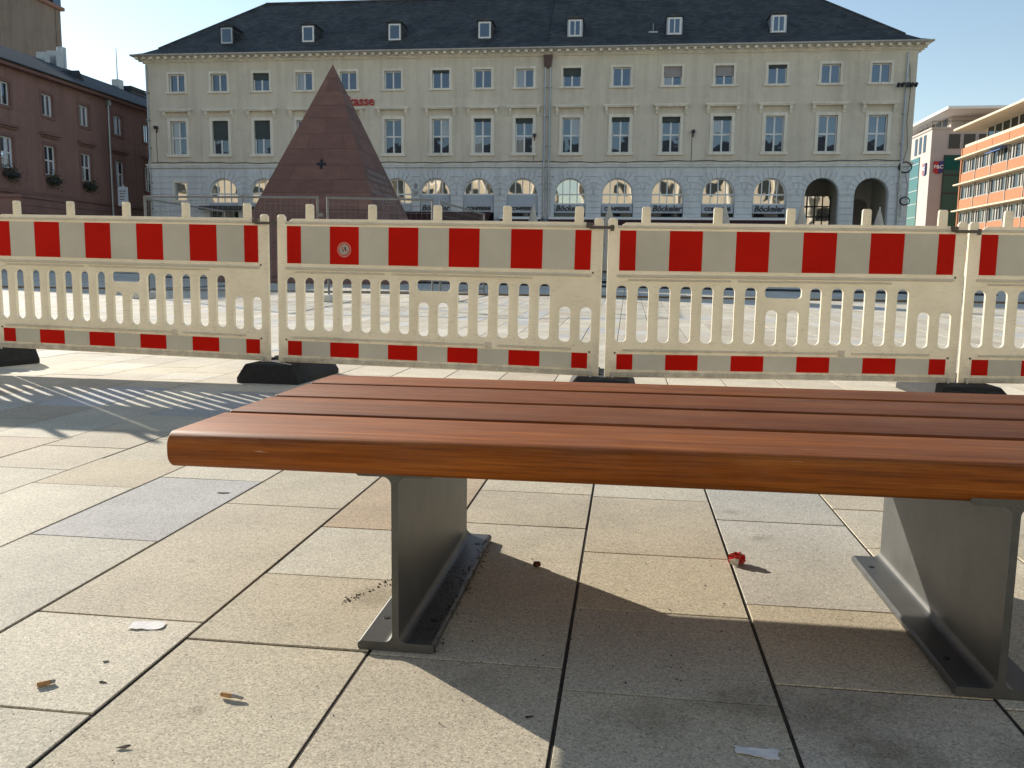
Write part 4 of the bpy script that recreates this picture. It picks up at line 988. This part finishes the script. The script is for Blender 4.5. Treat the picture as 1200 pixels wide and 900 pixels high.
# ------------------------------------------------------------------ mesh site fence round the pyramid
def fence(p, q, label, mid=True, name='mesh_fence_panel'):
    p, q = Vector(p), Vector(q); d = q - p; L = d.length; ang = math.atan2(d.y, d.x)
    root = empty(name, (p.x, p.y, zf(p.y)), ang, label, 'fence', 'wire mesh site fence panels'); root.scale = (1, 1, (2.0 - zf((p.y + q.y) / 2)) / 2.0)
    m = MB(); a, b = .05, L - .05
    m.tube([(a, 0, .1), (a, 0, 2.0)], .021, 8); m.tube([(b, 0, .1), (b, 0, 2.0)], .021, 8); m.tube([(a, 0, 1.98), (b, 0, 1.98)], .021, 8); m.tube([(a, 0, .18), (b, 0, .18)], .019, 8)
    if mid: m.tube([((a + b) * .57, 0, .18), ((a + b) * .57, 0, 2.02)], .016, 8)
    m.build('tube_frame', 'galv', root)
    m = MB(); x = a + .1
    while x < b: m.box(x - .0016, x + .0016, -.0016, .0016, .18, 1.98); x += .1
    for z in (.4, .62, .84, 1.06, 1.28, 1.5, 1.72, 1.86): m.box(a, b, .0025, .0065, z - .002, z + .002)
    m.build('wire_mesh', 'galv', root)
    m = MB(); m.prism([(-.12, 0), (.12, 0), (.08, .12), (-.08, .12)], 'y', -.35, .35); o = m.build('concrete_foot', 'interior', root)
    m = MB(); m.box(b - .01, b + .09, -.05, .05, 1.62, 1.68); m.build('clamp', 'galv', root)
fence((-8.97, 15.05, 0), (-5.58, 15.17, 0), 'wire mesh fence panel in front of the left half of the pyramid')
fence((-5.50, 15.18, 0), (-3.57, 15.69, 0), 'wire mesh fence panel in front of the right half of the pyramid', False)
fence((-3.50, 15.75, 0), (-3.25, 19.3, 0), 'wire mesh fence panel running away right of the pyramid', False)
fence((-8.99, 15.15, 0), (-9.10, 18.65, 0), 'wire mesh fence panel running away left of the pyramid', False)
# bollard-like posts behind
# ------------------------------------------------------------------ folded parasols
def parasol(loc, h, label, seed):
    root = empty('folded_parasol', loc, random.uniform(0, 3), label, 'parasol', 'folded parasols on the square')
    rg = random.Random(seed); n = 24; rings = [(h - .02, .02), (h - .12, .055), (h - .5, .14), (h - 1.0, .19), (h - 1.35, .165), (h - 1.5, .20), (h - 2.0, .235), (h - 2.15, .225)]
    m = MB(); vv = []
    for z, r_ in rings:
        for k in range(n):
            a = 2 * math.pi * k / n; rr = r_ * (1 + .22 * math.cos(8 * a + z * .4) * min(1, r_ * 8)); vv.append((rr * math.cos(a), rr * math.sin(a), z))
    m.add(vv, [(i * n + k, i * n + (k + 1) % n, (i + 1) * n + (k + 1) % n, (i + 1) * n + k) for i in range(len(rings) - 1) for k in range(n)], True)
    m.build('canopy', 'canvas', root)
    m = MB(); m.tube([(0, 0, .06), (0, 0, h + .06)], .028, 8); m.build('pole', 'metal', root)
    m = MB(); m.box(-.35, .35, -.35, .35, 0, .08); m.build('base', 'darkmetal', root, .01)
for i, (x, y, l) in enumerate(((-3.22, 28.9, 'folded beige parasol left of the double downpipe'), (-0.69, 28.85, 'folded beige parasol in front of the second arch right of the downpipe'), (3.03, 28.75, 'folded beige parasol between the right pair of shop signs'), (5.42, 28.7, 'folded beige parasol just left of the open dark archway'), (8.25, 30.4, 'folded pale parasol in front of the rightmost archway'))):
    parasol((x, y, zf(y)), 2.9 - zf(y), l, i)
# timber edging across the plaza and a dark drain line
m = MB(); m.box(-24, 14, 18.4, 18.5, .14, .205); o = m.build('timber_edging', 'edging'); tag(o, 'thin brown timber edging lying across the plaza, seen through the barrier slots', 'edging')
m = MB(); m.tube([(-16, 28.0, zf(28.0) + .02), (9, 22.5, zf(22.5) + .02)], .045, 6); o = m.build('drain_kerb', 'darkmetal'); tag(o, 'thin dark kerb line across the far plaza seen through the barrier slots', 'kerb')
# small information sign by the left corner of the long building
sg = empty('notice_board', (-28.2, 45.5, zf(45.5)), 0, 'small blue grey notice board on a post by the left corner of the long building', 'sign')
m = MB(); m.tube([(0, 0, 0), (0, 0, 4.6)], .05, 8); m.build('post', 'metal', sg)
m = MB(); m.box(-.30, .30, -.09, -.055, 3.45, 4.5); bd = m.build('board', 'signpanel', sg)
m = MB()
for k in range(4): m.box(-.2, .2 - .05 * k, -.096, -.092, 4.25 - k * .15, 4.29 - k * .15)
m.build('printed_lines', 'black', bd)

# ------------------------------------------------------------------ grey department store on the right
PCX, PCY = 40.0, 125.0
pc = empty('department_store', (PCX, PCY, 0), 0, 'light grey stone store with red and blue shield signs and flat canopy roof', 'building')
m = MB(); m.box(0, 30, 0, 45, 0, 20.3); m.build('wall', 'pcwall', pc)
m = MB(); m.box(-.15, 30, -.15, 45, 20.302, 20.55); m.build('parapet', 'pcwall', pc)
m = MB(); m.box(3.2, 30, 2.5, 44, 20.552, 22.4); m.build('penthouse', 'pcwall', pc)
m = MB(); m.box(.8, 31, -3.0, 46, 22.42, 22.80); m.build('canopy_roof', 'white', pc, .05)
for y in (4, 6.5, 9, 11.5, 14):
    m = MB(); m.box(3.12, 3.198, y, y + 1.7, 20.7, 22.3); m.build('penthouse_window', 'glass', pc)
m = MB(); m.tube([(-.05, -.05, 21.35), (-.05, 44, 21.35)], .04, 6); m.tube([(-.05, -.05, 21.35), (29, -.05, 21.35)], .04, 6)
for k in range(12): m.tube([(-.05, k * 2.0, 20.5), (-.05, k * 2.0, 21.35)], .025, 5); m.tube([(k * 2.0, -.05, 20.5), (k * 2.0, -.05, 21.35)], .025, 5)
m.build('railing', 'darkmetal', pc)
for x in (2.15, 4.05, 5.95):
    m = MB(); m.box(x, x + 1.5, -.05, .02, 17.75, 19.65); w = m.build('window', 'darkglass', pc)
    m = MB(); m.box(x - .08, x, -.09, .02, 17.7, 19.7); m.box(x + 1.5, x + 1.58, -.09, .02, 17.7, 19.7); m.build('window_frame', 'metal', w)
for y in (2.1, 3.9, 5.7):
    m = MB(); m.box(-.05, .02, y, y + 1.0, 17.6, 19.9); m.build('window', 'darkglass', pc)
m = MB(); m.box(-.08, .02, 4.2, 9.5, .1, 17.2); gl = m.build('curtain_wall', 'greenglass', pc)
m = MB()
for k in range(9): m.box(-.12, -.081, 4.2, 9.5, 1.5 + k * 1.85, 1.58 + k * 1.85)
m.build('mullion', 'metal', gl)
m = MB(); m.box(1.75, 8, -.08, .02, .1, 16.9); gl = m.build('curtain_wall', 'greenglass', pc)
m = MB()
for k in range(7): m.box(1.75, 8, -.14, -.081, 2.2 + k * 2.4, 2.32 + k * 2.4)
for x in (1.75, 4.5): m.box(x - .06, x + .06, -.16, -.141, .1, 16.9)
m.build('mullion', 'darkmetal', gl)
def shield(w, h):
    return [(-w, h), (w, h), (w, -h * .55), (0, -h), (-w, -h * .55)]
for (loc, rz) in (((1.08, -.12, 15.25), 0), ((-.12, 1.75, 15.2), -math.pi / 2)):
    me = plate_mesh('shield_sign', [[(-.62, .82), (0, .82), (0, -.85), (-.35, -.75), (-.62, -.55)]], .16); s1 = link('shield_sign', me, 'signred', pc); s1.location = loc; s1.rotation_euler = (0, 0, rz)
    me = plate_mesh('shield_half', [[(.002, .82), (.62, .82), (.62, -.55), (.35, -.75), (.002, -.85)]], .16); s2 = link('shield_half', me, 'signblue', s1)
    tm = text_mesh('P&C', .66, .02, 0, .02); t = link('sign_lettering', tm, 'white', s1); t.location = (0, -.11, -.12)
# ------------------------------------------------------------------ orange brick office building (faces -X)
OX = 40.0; OY1 = 113.6
ob = empty('office_building', (OX, OY1, 0), 0, 'orange brick office block with window bands and overhanging roof at the right edge', 'building')
Lb = 48.0
m = MB(); m.box(.30, 24, -Lb, 0, 0, 16.2); m.build('wall', 'cream', ob)
rows = [(13.15, 14.75), (10.0, 11.6), (6.85, 8.45), (3.7, 5.3)]
bands = [(14.95, 16.2), (11.98, 13.12), (8.83, 9.97), (5.68, 6.82), (2.5, 3.67)]
nbay = 11; bw = Lb / nbay
for z0, z1 in bands:
    for k in range(nbay):
        a = -(k + 1) * bw; m = MB(); m.box(.06, .298, a + .05, a + bw - .05, z0, z1); m.build('brick_panel', 'brick', ob)
    if z0 < 14:
        pass
for z in (14.78, 11.64, 8.49, 5.34):
    m = MB(); m.box(-.75, .297, -Lb, .12, z + .06, z + .22); m.build('ledge', 'cream', ob)
m = MB(); m.box(0.0, 24, .002, .25, 0, 16.2); m.build('end_wall', 'brick', ob)
for ri, (z0, z1) in enumerate(rows):
    for k in range(nbay):
        a = -(k + 1) * bw
        for q in range(3):
            y0 = a + .12 + q * (bw - .24) / 3; y1 = y0 + (bw - .24) / 3 - .06
            m = MB(); m.box(.14, .30, y0, y0 + .09, z0, z1); m.box(.14, .30, y1 - .09, y1, z0, z1); m.box(.141, .30, y0 + .09, y1 - .09, z0, z0 + .10); m.box(.141, .30, y0 + .09, y1 - .09, z1 - .10, z1)
            if (q + k) % 2: m.box(.142, .30, (y0 + y1) / 2 - .12, (y0 + y1) / 2 + .2, z0 + .1, z1 - .1)
            w = m.build('window', 'greyframe', ob)
            m = MB(); m.box(.22, .295, y0 + .09, y1 - .09, z0 + .1, z1 - .1); m.build('pane', 'darkglass', w)
        m = MB(); m.box(.0, .29, a - .06, a + .06, z0 - 1.1, z1 + .1); m.build('pilaster', 'greyframe', ob)
m = MB(); m.prism([(-.75, 14.35), (.1, 14.72), (.1, 14.77), (-.75, 14.42)], 'y', -3 * bw + .2, -2 * bw - .2); m.build('sun_awning', 'blueawn', ob)
m = MB(); m.box(2.2, 22, -Lb, -1.5, 16.202, 18.35); m.build('roof_storey', 'darkglass', ob)
for k in range(22):
    m = MB(); m.box(2.1, 2.198, -1.6 - k * 2.1 - .07, -1.6 - k * 2.1 + .07, 16.25, 18.34); m.build('mullion', 'white', ob)
m = MB(); m.box(.3, .4, -Lb, 0, 16.203, 16.6); m.build('parapet', 'cream', ob)
m = MB(); m.box(-.9, 24.5, -Lb - 1, .9, 18.352, 18.62); m.build('canopy_roof', 'cream', ob, .05)
m = MB(); m.box(2.6, 18, -30, -9.0, 18.622, 20.2); m.build('terrace_glass', 'glass', ob)
m = MB(); m.box(2.5, 2.597, -30, -9.0, 20.0, 20.2)
for k in range(9): m.box(2.5, 2.597, -9.1 - k * 2.4, -9.0 - k * 2.4, 18.63, 20.0)
m.build('terrace_railing', 'metal', ob)
m = MB(); m.box(5.2, 16, -34, -11.0, 20.202, 24.5); m.build('lift_house', 'cream', ob)
m = MB(); m.tube([(3.5, -11.0, 18.6), (3.5, -11.0, 24.2)], .12, 8); m.box(3.0, 4.0, -11.3, -10.7, 23.3, 23.7); m.build('mast', 'metal', ob)

# ------------------------------------------------------------------ sunlit buildings behind the camera, mirrored in the shop windows
def opposite(x0, x1, y, h, label, mat, seed):
    rg = random.Random(seed)
    root = empty('opposite_building', ((x0 + x1) / 2, y, 0), math.pi, label, 'building', 'buildings facing the long building')
    W = (x1 - x0) / 2
    m = MB(); m.box(-W, W, 0, 12, 0, h); m.build('wall', mat, root)
    m = MB(); m.box(-W - .4, W + .4, -.5, 12.5, h + .002, h + .5); m.build('cornice', 'trim', root)
    m = MB(); m.prism([(-.6, h + .502), (6, h + 4.2), (12.6, h + .502)], 'x', -W - .3, W + .3); m.build('roof', 'slate', root)
    n = int(2 * W / 3.1)
    for k in range(n):
        u = -W + (k + .5) * 2 * W / n
        for z in (4.2, 7.8, 11.4):
            if z + 2 > h - .4: continue
            m = MB(); m.box(u - .6, u + .6, -.06, .01, z, z + 2.0); m.build('window', 'darkglass', root)
        if k % 2 == 0:
            m = MB(); m.tube([(u + 1.5, -.35, 0), (u + 1.5, -.35, h)], .32, 10); m.build('pilaster', 'trim', root)
    return root
opposite(-46, -9, -22, 15.0, 'cream building behind the viewer, seen mirrored in the arched windows left of the downpipe', 'cream', 1)
opposite(-5, 38, -22, 15.2, 'cream columned building behind the viewer, seen mirrored in the arched windows right of the downpipe', 'cream', 2)
opposite(-90, -52, -26, 14.5, 'cream building behind the viewer, seen mirrored in the leftmost windows', 'cream', 3)
